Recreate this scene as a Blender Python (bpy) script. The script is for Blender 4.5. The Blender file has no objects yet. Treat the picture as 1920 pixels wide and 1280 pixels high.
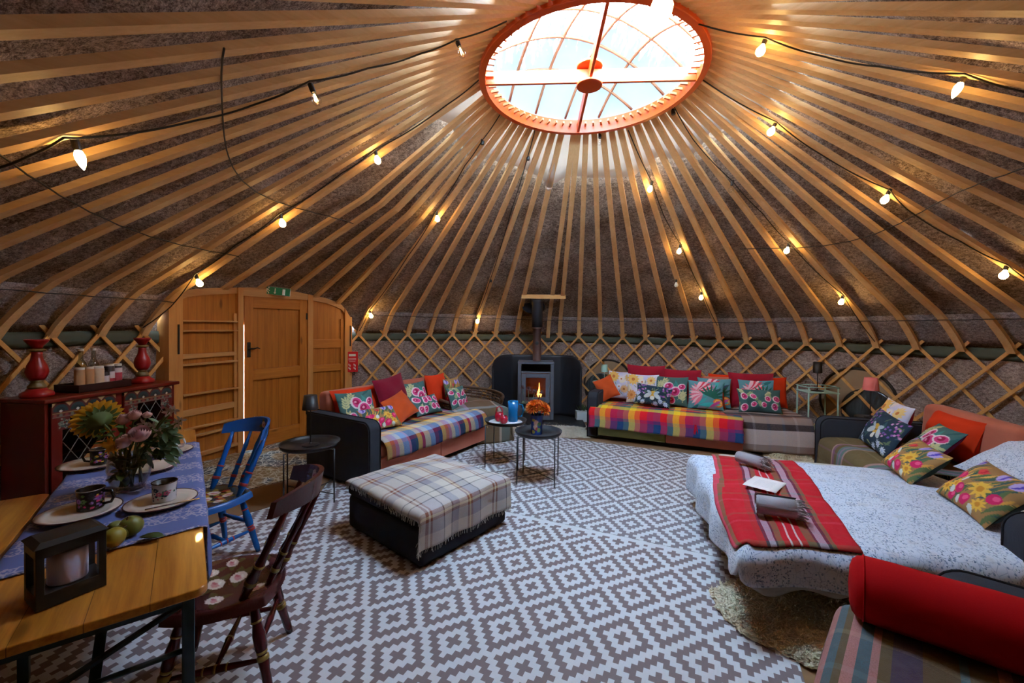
import bpy, bmesh, math, random
from math import sin, cos, tan, pi, radians, degrees, sqrt, atan2, hypot, exp, floor
from mathutils import Vector, Matrix
import numpy as np
rnd = random.Random(7)
S = bpy.context.scene
COL = S.collection

# ------------------------------------------------------------------ survey of the room: camera and the helpers that turn a sighting into a place
F, CX, CY, PITCH, ROLL, H = 775.0, 960.0, 622.0, -0.013, 0.009, 1.6
_cr, _sr, _cp, _sp = cos(ROLL), sin(ROLL), cos(PITCH), sin(PITCH)
YC = (0.65, 3.6)          # centre of the round tent
RW = 4.4                  # radius of its lattice wall

def ray(px, py):
    a, b = px-CX, py-CY
    u = _cr*a+_sr*b; v = -_sr*a+_cr*b
    Z = -v/F
    return (u/F, _cp-Z*_sp, _sp+Z*_cp)
def at_z(px, py, z):
    r = ray(px, py); t = (z-H)/r[2]
    return Vector((r[0]*t, r[1]*t, z))
def at_y(px, py, y):
    r = ray(px, py); t = y/r[1]
    return Vector((r[0]*t, y, H+r[2]*t))
def at_r(px, py, R):
    r = ray(px, py); A = r[0]**2+r[1]**2; B = -2*(r[0]*YC[0]+r[1]*YC[1]); C = YC[0]**2+YC[1]**2-R*R
    t = (-B+sqrt(B*B-4*A*C))/(2*A)
    return Vector((r[0]*t, r[1]*t, H+r[2]*t))
def az_of(p):
    return degrees(atan2(p[1]-YC[1], p[0]-YC[0]))

cd = bpy.data.cameras.new('camera')
cam = bpy.data.objects.new('camera', cd); COL.objects.link(cam)
cd.sensor_fit = 'HORIZONTAL'; cd.sensor_width = 36; cd.lens = F/1920*36
cd.shift_y = -(640-CY)/1920.0
cd.clip_start = 0.02
cam.matrix_world = Matrix.Translation((0, 0, H)) @ Matrix.Rotation(pi/2+PITCH, 4, 'X') @ Matrix.Rotation(ROLL, 4, 'Z')
S.camera = cam

# ------------------------------------------------------------------ mesh builder
class G:
    def __init__(s):
        s.v = []; s.f = []; s.uv = {}; s.col = {}; s.fm = {}
    def add(s, vs, fs, uvs=None, cols=None, m=None, mi=None):
        b = len(s.v)
        for k, p in enumerate(vs):
            s.v.append(tuple(m @ Vector(p)) if m is not None else tuple(p))
            if uvs: s.uv[b+k] = uvs[k]
            if cols is not None: s.col[b+k] = cols[k]
        for f in fs:
            if mi: s.fm[len(s.f)] = mi
            s.f.append([b+i for i in f])
        return s
    def box(s, c, d, rz=0, m=None, mi=None):
        x, y, z = d[0]/2, d[1]/2, d[2]/2
        M = Matrix.Translation(c) @ Matrix.Rotation(rz, 4, 'Z')
        if m is not None: M = m @ M
        vs = [(-x,-y,-z),(x,-y,-z),(x,y,-z),(-x,y,-z),(-x,-y,z),(x,-y,z),(x,y,z),(-x,y,z)]
        fs = [(0,3,2,1),(4,5,6,7),(0,1,5,4),(1,2,6,5),(2,3,7,6),(3,0,4,7)]
        return s.add(vs, fs, m=M, mi=mi)
    def bar(s, a, b, w, h, up=(0,0,1)):
        a, b, up = Vector(a), Vector(b), Vector(up)
        d = (b-a).normalized(); x = d.cross(up).normalized(); y = x.cross(d)
        vs = []
        for p in (a, b):
            for i, j in ((-1,-1),(1,-1),(1,1),(-1,1)):
                vs.append(p + x*(w/2*i) + y*(h/2*j))
        return s.add(vs, [(3,2,1,0),(4,5,6,7),(0,1,5,4),(1,2,6,5),(2,3,7,6),(3,0,4,7)])
    def tube(s, pts, r, n=8, cap=True, closed=False):
        pts = [Vector(p) for p in pts]; N = len(pts)
        rs = r if isinstance(r, (list, tuple)) else [r]*N
        vs = []; ref = None
        for i, p in enumerate(pts):
            if closed: t = pts[(i+1) % N]-pts[i-1]
            else: t = pts[min(i+1, N-1)]-pts[max(i-1, 0)]
            if t.length < 1e-9: t = Vector((0,0,1))
            t.normalize()
            if ref is None:
                ref = t.orthogonal().normalized()
            x = (ref - t*ref.dot(t))
            x = x.normalized() if x.length > 1e-6 else t.orthogonal().normalized()
            ref = x; y = t.cross(x)
            for k in range(n):
                a = 2*pi*k/n
                vs.append(p + x*(rs[i]*cos(a)) + y*(rs[i]*sin(a)))
        fs = []
        for i in range(N if closed else N-1):
            for k in range(n):
                a = i*n+k; b = i*n+(k+1) % n; c = ((i+1) % N)*n
                fs.append((a, b, c+(k+1) % n, c+k))
        if cap and not closed:
            fs.append(list(range(n))[::-1]); fs.append([(N-1)*n+k for k in range(n)])
        return s.add(vs, fs)
    def lathe(s, prof, n=20, m=None, cap=True, mi=None, uv=False):
        vs = []; fs = []; uvs = [] if uv else None
        for i, (r, z) in enumerate(prof):
            for k in range(n):
                a = 2*pi*k/n; vs.append((r*cos(a), r*sin(a), z))
                if uv: uvs.append((k/n, i/(len(prof)-1)))
        for i in range(len(prof)-1):
            for k in range(n):
                fs.append((i*n+k, i*n+(k+1) % n, (i+1)*n+(k+1) % n, (i+1)*n+k))
        if cap:
            if prof[0][0] > 1e-5: fs.append(list(range(n))[::-1])
            if prof[-1][0] > 1e-5: fs.append([(len(prof)-1)*n+k for k in range(n)])
        return s.add(vs, fs, uvs=uvs, m=m, mi=mi)
    def ball(s, c, r, nu=12, nv=8, sc=(1,1,1), m=None):
        prof = [(max(1e-6, r*sin(pi*i/nv)), -r*cos(pi*i/nv)) for i in range(nv+1)]
        M = Matrix.Translation(c) @ Matrix.Diagonal((sc[0], sc[1], sc[2], 1))
        if m is not None: M = Matrix.Translation(c) @ m @ Matrix.Diagonal((sc[0], sc[1], sc[2], 1))
        return s.lathe(prof, nu, m=M, cap=False)
    def prism(s, poly, z0, z1, m=None):
        n = len(poly)
        vs = [(x, y, z0) for x, y in poly]+[(x, y, z1) for x, y in poly]
        fs = [list(range(n))[::-1], list(range(n, 2*n))]
        for k in range(n): fs.append((k, (k+1) % n, n+(k+1) % n, n+k))
        return s.add(vs, fs, m=m)
    def grid(s, fn, nu, nv, m=None, uv=True, colfn=None, wrap=False):
        vs = []; uvs = []; cols = [] if colfn else None
        for j in range(nv+1):
            for i in range(nu+1):
                u, v = i/nu, j/nv
                vs.append(fn(u, v)); uvs.append((u, v))
                if colfn: cols.append(colfn(u, v))
        fs = [(j*(nu+1)+i, j*(nu+1)+i+1, (j+1)*(nu+1)+i+1, (j+1)*(nu+1)+i) for j in range(nv) for i in range(nu)]
        return s.add(vs, fs, uvs=uvs, cols=cols, m=m)
    def mesh(s, name, mats, smooth=False):
        me = bpy.data.meshes.new(name)
        me.from_pydata(s.v, [], s.f)
        if not isinstance(mats, (list, tuple)): mats = [mats]
        for mt in mats: me.materials.append(mt)
        if s.fm:
            for i, p in enumerate(me.polygons): p.material_index = s.fm.get(i, 0)
        if s.uv:
            ul = me.uv_layers.new(name='UVMap')
            li = np.zeros(len(me.loops), dtype=np.int32); me.loops.foreach_get('vertex_index', li)
            arr = np.zeros((len(s.v), 2), dtype=np.float32)
            for k, t in s.uv.items(): arr[k] = t
            ul.data.foreach_set('uv', arr[li].ravel())
        if s.col:
            ca = me.color_attributes.new('paint', 'FLOAT_COLOR', 'POINT')
            arr = np.ones((len(s.v), 4), dtype=np.float32)
            for k, t in s.col.items(): arr[k, :3] = t
            ca.data.foreach_set('color', arr.ravel())
        if smooth:
            me.polygons.foreach_set('use_smooth', [True]*len(me.polygons))
        me.update()
        return me

def obj(name, g, mats, parent=None, loc=(0,0,0), rot=(0,0,0), smooth=False, bevel=0, seg=2, subs=0, solid=0, sharp=None, label=None):
    me = g.mesh(name, mats, smooth) if isinstance(g, G) else g
    o = bpy.data.objects.new(name, me); COL.objects.link(o)
    o.location = loc; o.rotation_euler = rot
    if parent is not None: o.parent = parent
    if solid:
        md = o.modifiers.new('solid', 'SOLIDIFY'); md.thickness = solid; md.offset = 0
    if bevel:
        md = o.modifiers.new('bevel', 'BEVEL'); md.width = bevel; md.segments = seg; md.limit_method = 'ANGLE'; md.angle_limit = radians(35)
        md.harden_normals = False
        me.polygons.foreach_set('use_smooth', [True]*len(me.polygons))
        wn = o.modifiers.new('wn', 'WEIGHTED_NORMAL')
    if subs:
        md = o.modifiers.new('subs', 'SUBSURF'); md.levels = subs; md.render_levels = subs
    if label: o['label'] = label
    return o

def tag(o, label, cat, group=None, kind=None):
    o['label'] = label; o['category'] = cat
    if group: o['group'] = group
    if kind: o['kind'] = kind
    return o
def thing(name, label, cat, loc=(0,0,0), rz=0, group=None, kind=None):
    o = bpy.data.objects.new(name, None); COL.objects.link(o)
    o.empty_display_size = 0.05
    o.location = loc; o.rotation_euler = (0, 0, rz)
    return tag(o, label, cat, group, kind)
def struct(name, g, mats, label=None, **kw):
    o = obj(name, g, mats, **kw); o['kind'] = 'structure'
    if label: o['label'] = label
    return o
def copy_tree(o, parent=None):
    c = o.copy(); COL.objects.link(c)
    if parent is not None: c.parent = parent
    for ch in list(o.children): copy_tree(ch, c)
    return c

# ------------------------------------------------------------------ materials
def srgb(r, g=None, b=None):
    if g is None: r, g, b = r
    def l(c):
        c /= 255.0
        return c/12.92 if c <= .04045 else ((c+.055)/1.055)**2.4
    return (l(r), l(g), l(b))
MATS = {}
class NT:
    def __init__(s, name):
        s.m = bpy.data.materials.new(name); s.m.use_nodes = True
        s.t = s.m.node_tree; s.n = s.t.nodes; s.l = s.t.links
        s.b = s.n['Principled BSDF']; s.out = s.n['Material Output']
    def node(s, typ, **kw):
        nd = s.n.new(typ)
        for k, v in kw.items():
            if k == 'ins':
                for kk, vv in v.items():
                    if hasattr(vv, 'is_output') or isinstance(vv, bpy.types.NodeSocket): s.l.new(vv, nd.inputs[kk])
                    else: nd.inputs[kk].default_value = vv
            else: setattr(nd, k, v)
        return nd
    def math(s, op, a, b=None, c=None):
        nd = s.n.new('ShaderNodeMath'); nd.operation = op
        for i, x in enumerate((a, b, c)):
            if x is None: continue
            if isinstance(x, bpy.types.NodeSocket): s.l.new(x, nd.inputs[i])
            else: nd.inputs[i].default_value = x
        return nd.outputs[0]
    def mix(s, fac, a, b, blend='MIX'):
        nd = s.n.new('ShaderNodeMix'); nd.data_type = 'RGBA'; nd.blend_type = blend
        for key, x in ((0, fac), (6, a), (7, b)):
            if isinstance(x, bpy.types.NodeSocket): s.l.new(x, nd.inputs[key])
            elif key == 0: nd.inputs[0].default_value = x
            else: nd.inputs[key].default_value = (*x, 1)
        return nd.outputs[2]
    def ramp(s, fac, stops, interp='LINEAR'):
        nd = s.n.new('ShaderNodeValToRGB'); cr = nd.color_ramp; cr.interpolation = interp
        while len(cr.elements) < len(stops): cr.elements.new(0.5)
        for e, (p, c) in zip(cr.elements, stops):
            e.position = p; e.color = (*c, 1) if len(c) == 3 else c
        s.l.new(fac, nd.inputs[0]); return nd.outputs[0]
    def coord(s, which='Object', scale=(1,1,1), rot=(0,0,0), loc=(0,0,0)):
        tc = s.n.new('ShaderNodeTexCoord'); mp = s.n.new('ShaderNodeMapping')
        s.l.new(tc.outputs[which], mp.inputs[0])
        mp.inputs['Scale'].default_value = scale; mp.inputs['Rotation'].default_value = rot; mp.inputs['Location'].default_value = loc
        return mp.outputs[0]
    def noise(s, vec, scale=5, detail=3, rough=.5, dist=0):
        nd = s.n.new('ShaderNodeTexNoise'); s.l.new(vec, nd.inputs['Vector'])
        nd.inputs['Scale'].default_value = scale; nd.inputs['Detail'].default_value = detail
        nd.inputs['Roughness'].default_value = rough; nd.inputs['Distortion'].default_value = dist
        return nd
    def vor(s, vec, scale=5, feature='F1'):
        nd = s.n.new('ShaderNodeTexVoronoi'); nd.feature = feature; s.l.new(vec, nd.inputs['Vector']); nd.inputs['Scale'].default_value = scale
        return nd
    def bump(s, h, strength=.3, dist=.01):
        nd = s.n.new('ShaderNodeBump'); nd.inputs['Strength'].default_value = strength; nd.inputs['Distance'].default_value = dist
        s.l.new(h, nd.inputs['Height']); s.l.new(nd.outputs[0], s.b.inputs['Normal'])
    def base(s, x):
        if isinstance(x, bpy.types.NodeSocket): s.l.new(x, s.b.inputs['Base Color'])
        else: s.b.inputs['Base Color'].default_value = (*x, 1)
    def set(s, **kw):
        for k, v in kw.items():
            i = s.b.inputs[k.replace('_', ' ')]
            if isinstance(v, bpy.types.NodeSocket): s.l.new(v, i)
            else: i.default_value = v
        return s

def plain(name, col, rough=.6, var=.12, scale=12, metal=0, bump=0, **kw):
    if name in MATS: return MATS[name]
    t = NT(name); v = t.coord()
    n = t.noise(v, scale, 3)
    c2 = tuple(min(1, c*(1+var)) for c in col); c1 = tuple(c*(1-var) for c in col)
    t.base(t.mix(n.outputs[0], c1, c2)); t.set(Roughness=rough, Metallic=metal)
    if bump:
        n2 = t.noise(v, scale*8, 2); t.bump(n2.outputs[0], bump, .004)
    for k, val in kw.items(): t.set(**{k: val})
    MATS[name] = t.m; return t.m

def fabric(name, col, scale=350, bump=.25, var=.15, rough=.9, rib=None, sheen=0):
    if name in MATS: return MATS[name]
    t = NT(name); v = t.coord()
    n = t.noise(v, 9, 3); n2 = t.noise(v, scale, 1)
    c1 = tuple(c*(1-var) for c in col); c2 = tuple(min(1, c*(1+var)) for c in col)
    c = t.mix(n.outputs[0], c1, c2)
    c = t.mix(t.math('MULTIPLY', n2.outputs[0], .35), c, tuple(x*.5 for x in col))
    t.base(c); t.set(Roughness=rough, Sheen_Weight=sheen*.3, Specular_IOR_Level=.2)
    if rib:
        w = t.node('ShaderNodeTexWave', wave_type='BANDS', bands_direction=rib[0]); t.l.new(v, w.inputs[0]); w.inputs['Scale'].default_value = rib[1]
        t.bump(w.outputs[1], .5, .003)
    elif bump: t.bump(n2.outputs[0], bump, .002)
    MATS[name] = t.m; return t.m

def wood(name, c1, c2, axis='X', scale=6, rough=.5, knots=True, bump=.1, coat=0, planks=None, coords='Object'):
    if name in MATS: return MATS[name]
    t = NT(name)
    st = {'X': (.06, 1, 1), 'Y': (1, .06, 1), 'Z': (1, 1, .06)}[axis]
    v = t.coord(coords, tuple(q*scale for q in st))
    n = t.noise(v, 3, 5, .6, .6)
    n2 = t.noise(v, 16, 3, .6)
    f = t.math('ADD', t.math('MULTIPLY', n.outputs[0], .7), t.math('MULTIPLY', n2.outputs[0], .3))
    c = t.ramp(f, [(.3, c1), (.5, tuple((a+b)/2 for a, b in zip(c1, c2))), (.7, c2)])
    if knots:
        kv = t.coord(coords, tuple(q*3.2*(1 if q == 1 else 5) for q in st))
        vo = t.vor(kv, 1.6)
        k = t.ramp(vo.outputs['Distance'], [(.0, (1,1,1)), (.07, (.7,.7,.7)), (.12, (0,0,0))])
        c = t.mix(k, c, tuple(x*.35 for x in c1))
    if planks:
        pv = t.coord(coords); sx = t.node('ShaderNodeSeparateXYZ'); t.l.new(pv, sx.inputs[0])
        fr = t.math('FRACT', t.math('DIVIDE', sx.outputs[planks[0]], planks[1]))
        ln = t.math('LESS_THAN', fr, planks[2] if len(planks) > 2 else .04)
        c = t.mix(ln, c, tuple(x*.4 for x in c1))
    t.base(c); t.set(Roughness=rough, Coat_Weight=coat)
    if bump: t.bump(n2.outputs[0], bump, .003)
    MATS[name] = t.m; return t.m

def painted(name, rough=.85, weave=True, sheen=0):
    if name in MATS: return MATS[name]
    t = NT(name)
    a = t.node('ShaderNodeVertexColor', layer_name='paint')
    n = t.noise(t.coord(), 250, 1)
    t.base(t.mix(t.math('MULTIPLY', n.outputs[0], .10), a.outputs[0], (.2,.2,.2)))
    t.set(Roughness=rough, Specular_IOR_Level=(.2 if weave else .5))
    if weave: t.bump(n.outputs[0], .15, .002)
    MATS[name] = t.m; return t.m

def plaid(name, ustops, vstops, urep=1.0, vrep=1.0, rough=.95, blend=.5, fuzz=.25):
    """two constant ramps, one per direction of the weave, averaged like crossing threads"""
    if name in MATS: return MATS[name]
    t = NT(name)
    uv = t.coord('UV'); sx = t.node('ShaderNodeSeparateXYZ'); t.l.new(uv, sx.inputs[0])
    fu = t.math('FRACT', t.math('MULTIPLY', sx.outputs[0], urep))
    fv = t.math('FRACT', t.math('MULTIPLY', sx.outputs[1], vrep))
    a = t.ramp(fu, ustops, 'CONSTANT'); b = t.ramp(fv, vstops, 'CONSTANT')
    ob = t.coord('Object')
    n = t.noise(ob, 260, 2)
    fac = t.math('ADD', blend, t.math('MULTIPLY', t.math('SUBTRACT', n.outputs[0], .5), .9))
    c = t.mix(fac, a, b)
    n2 = t.noise(ob, 30, 3)
    c = t.mix(t.math('MULTIPLY', n2.outputs[0], fuzz), c, (.30,.28,.27))
    t.base(c); t.set(Roughness=rough, Specular_IOR_Level=.15); t.bump(n.outputs[0], .35, .003)
    MATS[name] = t.m; return t.m
def stops(seq):
    """[(width, colour)...] -> ramp stops"""
    tot = sum(w for w, _ in seq); p = 0; out = []
    for w, c in seq:
        out.append((p/tot, srgb(c) if max(c) > 1 else c)); p += w
    return out
def glass(name, col=(1,1,1), rough=.02, alpha=.25, ior=1.45):
    """thin glass: mostly see-through with a clear gloss"""
    if name in MATS: return MATS[name]
    t = NT(name)
    tr = t.node('ShaderNodeBsdfTransparent'); tr.inputs[0].default_value = (*col, 1)
    gl = t.node('ShaderNodeBsdfGlossy'); gl.inputs['Roughness'].default_value = rough
    lw = t.node('ShaderNodeLayerWeight'); lw.inputs[0].default_value = .5
    mx = t.node('ShaderNodeMixShader')
    t.l.new(t.math('ADD', t.math('MULTIPLY', t.math('POWER', lw.outputs['Facing'], 3), .7), .02+alpha*.05), mx.inputs[0]); t.l.new(tr.outputs[0], mx.inputs[1]); t.l.new(gl.outputs[0], mx.inputs[2])
    t.l.new(mx.outputs[0], t.out.inputs[0])
    MATS[name] = t.m; return t.m
def glow(name, col, strength):
    if name in MATS: return MATS[name]
    t = NT(name); t.base(col); t.set(Emission_Color=(*col, 1), Emission_Strength=strength)
    MATS[name] = t.m; return t.m
SKY, EXPO, BULB = 37.0, 0.55, 58.0
# ------------------------------------------------------------------ world and exposure
w = bpy.data.worlds.new('overcast_sky'); S.world = w; w.use_nodes = True
bg = w.node_tree.nodes['Background']; bg.inputs[0].default_value = (.55, .77, 1.0, 1); bg.inputs[1].default_value = SKY
S.view_settings.view_transform = 'Standard'; S.view_settings.look = 'None'; S.view_settings.gamma = 1; S.view_settings.exposure = EXPO
S.cycles.use_denoising = True
try: S.cycles.denoiser = 'OPENIMAGEDENOISE'
except Exception: pass
S.cycles.use_adaptive_sampling = True; S.cycles.adaptive_threshold = .06
S.cycles.max_bounces = 6; S.cycles.diffuse_bounces = 4; S.cycles.glossy_bounces = 3; S.cycles.transparent_max_bounces = 12
S.cycles.use_light_tree = False
S.cycles.sample_clamp_indirect = 6

# ------------------------------------------------------------------ materials of the tent
m_pole = wood('pine_pole', srgb(212,164,108), srgb(236,198,144), 'X', 5, .55, True, .08)
m_slat = wood('pine_slat', srgb(196,140,72), srgb(222,172,104), 'X', 6, .55, False, .08)
m_door = wood('pine_door', srgb(152,86,22), srgb(190,118,40), 'Z', 7, .45, True, .08, planks=(0, .095, .03))
m_doorh = wood('pine_rail', srgb(158,90,24), srgb(194,122,44), 'X', 7, .45, True, .08)
m_doorv = wood('pine_stile', srgb(158,90,24), srgb(194,122,44), 'Z', 7, .45, True, .08)
m_old = wood('pine_jamb', srgb(182,120,58), srgb(206,148,80), 'Z', 7, .55, True, .08)
m_oldh = wood('pine_batten', srgb(178,124,70), srgb(204,150,90), 'X', 7, .55, True, .08)
m_orange = plain('orange_paint', srgb(214,82,20), .35, .12, 8)
m_black = plain('black_metal', (.012,.012,.014), .45, .1)
m_rubber = plain('black_rubber', (.012,.011,.010), .6, .1)
m_canvas = fabric('canvas_lining', srgb(222,210,196), 200, .2, .06)
t = NT('canvas_translucent'); n = t.noise(t.coord(), 5, 3)
df = t.node('ShaderNodeBsdfDiffuse'); t.l.new(t.mix(n.outputs[0], srgb(206,194,178), srgb(230,220,206)), df.inputs[0])
tl = t.node('ShaderNodeBsdfTranslucent'); tl.inputs[0].default_value = (.019, .0145, .011, 1)
ad = t.node('ShaderNodeAddShader'); t.l.new(df.outputs[0], ad.inputs[0]); t.l.new(tl.outputs[0], ad.inputs[1]); t.l.new(ad.outputs[0], t.out.inputs[0])
m_canvas_t = t.m
def felt_mat(name, dark, light):
    t = NT(name); v = t.coord('Object')
    vs = t.coord('Object', (1, 1, 2.2))
    n = t.noise(v, 3.2, 4, .6); n2 = t.noise(vs, 26, 5, .75, .6); n3 = t.noise(vs, 95, 3, .7)
    f = t.math('ADD', t.math('MULTIPLY', n.outputs[0], .16), t.math('ADD', t.math('MULTIPLY', n2.outputs[0], .46), t.math('MULTIPLY', n3.outputs[0], .40)))
    c = t.ramp(f, [(.44, dark), (.55, tuple((a+b)/2 for a, b in zip(dark, light))), (.64, light)])
    vo = t.vor(t.coord('Object', (1, 1, 1.6)), 34)
    k = t.ramp(vo.outputs['Distance'], [(0, (1,1,1)), (.10, (.6,.6,.6)), (.16, (0,0,0))])
    hue = t.ramp(vo.outputs['Color'], [(0, srgb(120,58,52)), (.25, srgb(70,74,104)), (.45, srgb(52,84,88)), (.6, srgb(150,120,70)), (.8, srgb(128,78,100)), (1, srgb(196,184,170))], 'CONSTANT')
    c = t.mix(t.math('MULTIPLY', k, .45), c, hue)
    t.base(c); t.set(Roughness=.97, Specular_IOR_Level=.1)
    hb = t.math('ADD', n3.outputs[0], t.math('MULTIPLY', n2.outputs[0], 1.2))
    t.bump(hb, .55, .012)
    return t.m
m_felt = felt_mat('roof_felt', srgb(96,80,70), srgb(222,198,178))
m_feltw = felt_mat('wall_felt', srgb(104,90,86), srgb(206,188,180))

# ------------------------------------------------------------------ floor, wall, roof
ZT = [(-20, 1.42), (7, 1.41), (50, 1.39), (80, 1.415), (110, 1.442), (135, 1.456), (175, 1.515), (240, 1.50), (320, 1.45), (345, 1.42)]
def zl(a):
    a = (a+20) % 360-20
    for (a0, z0), (a1, z1) in zip(ZT, ZT[1:]):
        if a0 <= a <= a1:
            return z0+(z1-z0)*(a-a0)/(a1-a0)
    return 1.42
def cyl(a, r, z):
    return (YC[0]+r*cos(radians(a)), YC[1]+r*sin(radians(a)), z)

t = NT('floor_boards'); v = t.coord(scale=(1, 8, 1), rot=(0, 0, .5)); n = t.noise(v, 4, 4); 
t.base(t.mix(n.outputs[0], srgb(120,88,58), srgb(166,130,92))); t.set(Roughness=.5)
pv = t.coord(rot=(0, 0, .5)); sx = t.node('ShaderNodeSeparateXYZ'); t.l.new(pv, sx.inputs[0])
m_floor = t.m
g = G(); N = 72
g.add([(YC[0]+4.62*cos(2*pi*k/N), YC[1]+4.62*sin(2*pi*k/N), 0) for k in range(N)]+[(YC[0]+4.62*cos(2*pi*k/N), YC[1]+4.62*sin(2*pi*k/N), -.06) for k in range(N)],
      [list(range(N))]+[list(range(N, 2*N))[::-1]]+[(k, N+k, N+(k+1) % N, (k+1) % N) for k in range(N)])
struct('floor', g, m_floor, 'brown floorboards of the round tent showing beside the rugs')

DOOR_A0, DOOR_A1 = 138.6, 168.6        # doorway in the wall, degrees round the tent
NA = 240
# the girth band of dark green canvas behind the lattice heads
t = plain('green_canvas', srgb(72,80,68), .75, .12, 20)
g = G(); g.grid(lambda u, v: cyl(DOOR_A1+(360-(DOOR_A1-DOOR_A0))*u, 4.445-.012*sin(pi*v), zl(DOOR_A1+(360-(DOOR_A1-DOOR_A0))*u)-.115+.125*v), NA, 3, uv=False)
struct('trim_1', g, t, 'dark green canvas girth band along the top of the wall', smooth=True, solid=.004)

R_IN, Z_IN = 0.957, 3.752           # where the poles meet the crown
def pole_profile(a):
    z = zl(a)
    return [(4.395, z-.03), (4.335, z+.065), (4.25, z+.165), (4.17, z+.25), (4.10, z+.322), (4.01, z+.395), (R_IN, Z_IN)]
def roof_z(a, r):
    p = pole_profile(a)
    for (r0, z0), (r1, z1) in zip(p, p[1:]):
        if r1 <= r <= r0: return z0+(z1-z0)*(r-r0)/(r1-r0)
    return Z_IN if r < R_IN else p[0][1]
def sag(a, k):
    return .016*sin(radians(a)*9+k*2)+.013*sin(radians(a)*23+k*5)+.011*sin(radians(a)*41-k*4)
PA = [7.0+5.335*k for k in range(15)]+[86.5, 89.4, 97.3, 102.7, 108.0, 113.5, 119.0, 124.3, 129.7, 135.4]
PA = [a for a in PA if a <= 81.8]+[86.5, 89.4, 97.3, 102.7, 108.0, 113.5, 119.0, 124.3, 129.7, 135.4]
PD = [140.3, 144.9, 149.9, 155.6, 161.6]                 # the five that land on the door frame
PA2 = [172.7+5.282*k for k in range(37)]                 # from the left of the door round behind the camera
RD = 4.36
TOPPX = [(304.6, 575), (318, 561), (330, 551), (350, 543), (390, 540), (432, 539), (484, 539), (510, 541), (538, 544.5), (573, 551.6), (608, 558.6), (626, 565), (639, 571.5), (646, 580), (653, 594)]
TOPZ = [(az_of(at_r(x, y, RD)), at_r(x, y, RD).z) for x, y in TOPPX]
def topz(a):
    if a >= TOPZ[0][0]: return TOPZ[0][1]
    for (a0, z0), (a1, z1) in zip(TOPZ, TOPZ[1:]):
        if a1 <= a <= a0: return z0+(z1-z0)*(a-a0)/(a1-a0)
    return TOPZ[-1][1]
CB = [(-40, 1.5), (-24.7, 1.52), (-10, 1.45), (5, 1.50), (20, 1.36), (35, 1.52), (47, 1.40), (60, 1.56), (78, 1.52), (88, 1.48), (97, 1.62), (104, 1.50), (118, 1.42), (142, 1.46), (160, 1.34), (179, 1.43), (195, 1.30), (230, 1.4), (290, 1.4), (320, 1.5)]
def canvas_r(a):
    a = (a+40) % 360-40
    for (a0, r0), (a1, r1) in zip(CB, CB[1:]):
        if a0 <= a <= a1: return r0+(r1-r0)*(a-a0)/(a1-a0)
    return 1.5
def felt_pt(a, s):
    """s 0 at the wall .. 1 at the crown, lying on the outside of the poles"""
    prof = [(4.47, zl(a)-.02), (4.42, zl(a)+.095), (4.335, zl(a)+.215), (4.25, zl(a)+.315), (4.16, zl(a)+.405), (4.03, zl(a)+.49), (.955, Z_IN+.115)]
    if 134.5 < a < 173.5:                 # lifted over the door head
        k = min(1, (a-134.5)/4, (173.5-a)/4); k = k*k*(3-2*k); zt = topz(min(max(a, 138.2), 169.6))
        door_p = [(4.395, zt-.10), (4.385, zt-.04), (4.36, zt+.035), (4.30, zt+.08), (4.2, zt+.135), (2.2, roof_z(a, 2.2)+.10), (.955, Z_IN+.115)]
        prof = [(p[0]+(q[0]-p[0])*k, p[1]+(q[1]-p[1])*k) for p, q in zip(prof, door_p)]
    L = [0]
    for (r0, z0), (r1, z1) in zip(prof, prof[1:]): L.append(L[-1]+hypot(r1-r0, z1-z0))
    d = s*L[-1]
    for i in range(len(L)-1):
        if d <= L[i+1]+1e-9:
            q = (d-L[i])/(L[i+1]-L[i]); r = prof[i][0]+(prof[i+1][0]-prof[i][0])*q; z = prof[i][1]+(prof[i+1][1]-prof[i][1])*q
            k = min(1, s*6)*min(1, (1-s)*3)
            return r, z, k
    return prof[-1][0], prof[-1][1], 0
def wall_fn(u, v):
    a = DOOR_A1+(360-(DOOR_A1-DOOR_A0))*u
    z = (max(zl(a)+.03, (felt_pt(a % 360, 0)[1]+.08) if (a < 175 or a > 492) else 0))*v
    return cyl(a, 4.47+.012*sin(a*.9)+.01*sin(v*9+a*.2), z)
g = G(); g.grid(wall_fn, NA, 10, uv=False)
struct('wall_round', g, m_feltw, 'grey-brown felt wall behind the lattice', smooth=True, solid=.02)

def roof_fn(u, v):
    a = 360*u; L_ = 1-(canvas_r(a)-.05-.955)/3.75
    r, z, k = felt_pt(a, v*L_)
    k *= min(1, (1-v)*6)
    return cyl(a, r, z+.02+sag(a, v*3)*k+.012*sin(v*40+a*.15)*k)
g = G(); g.grid(roof_fn, 360, 44, uv=False)
struct('ceiling', g, m_felt, 'felt roof lying over the radiating roof poles', smooth=True, solid=.015)

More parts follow.
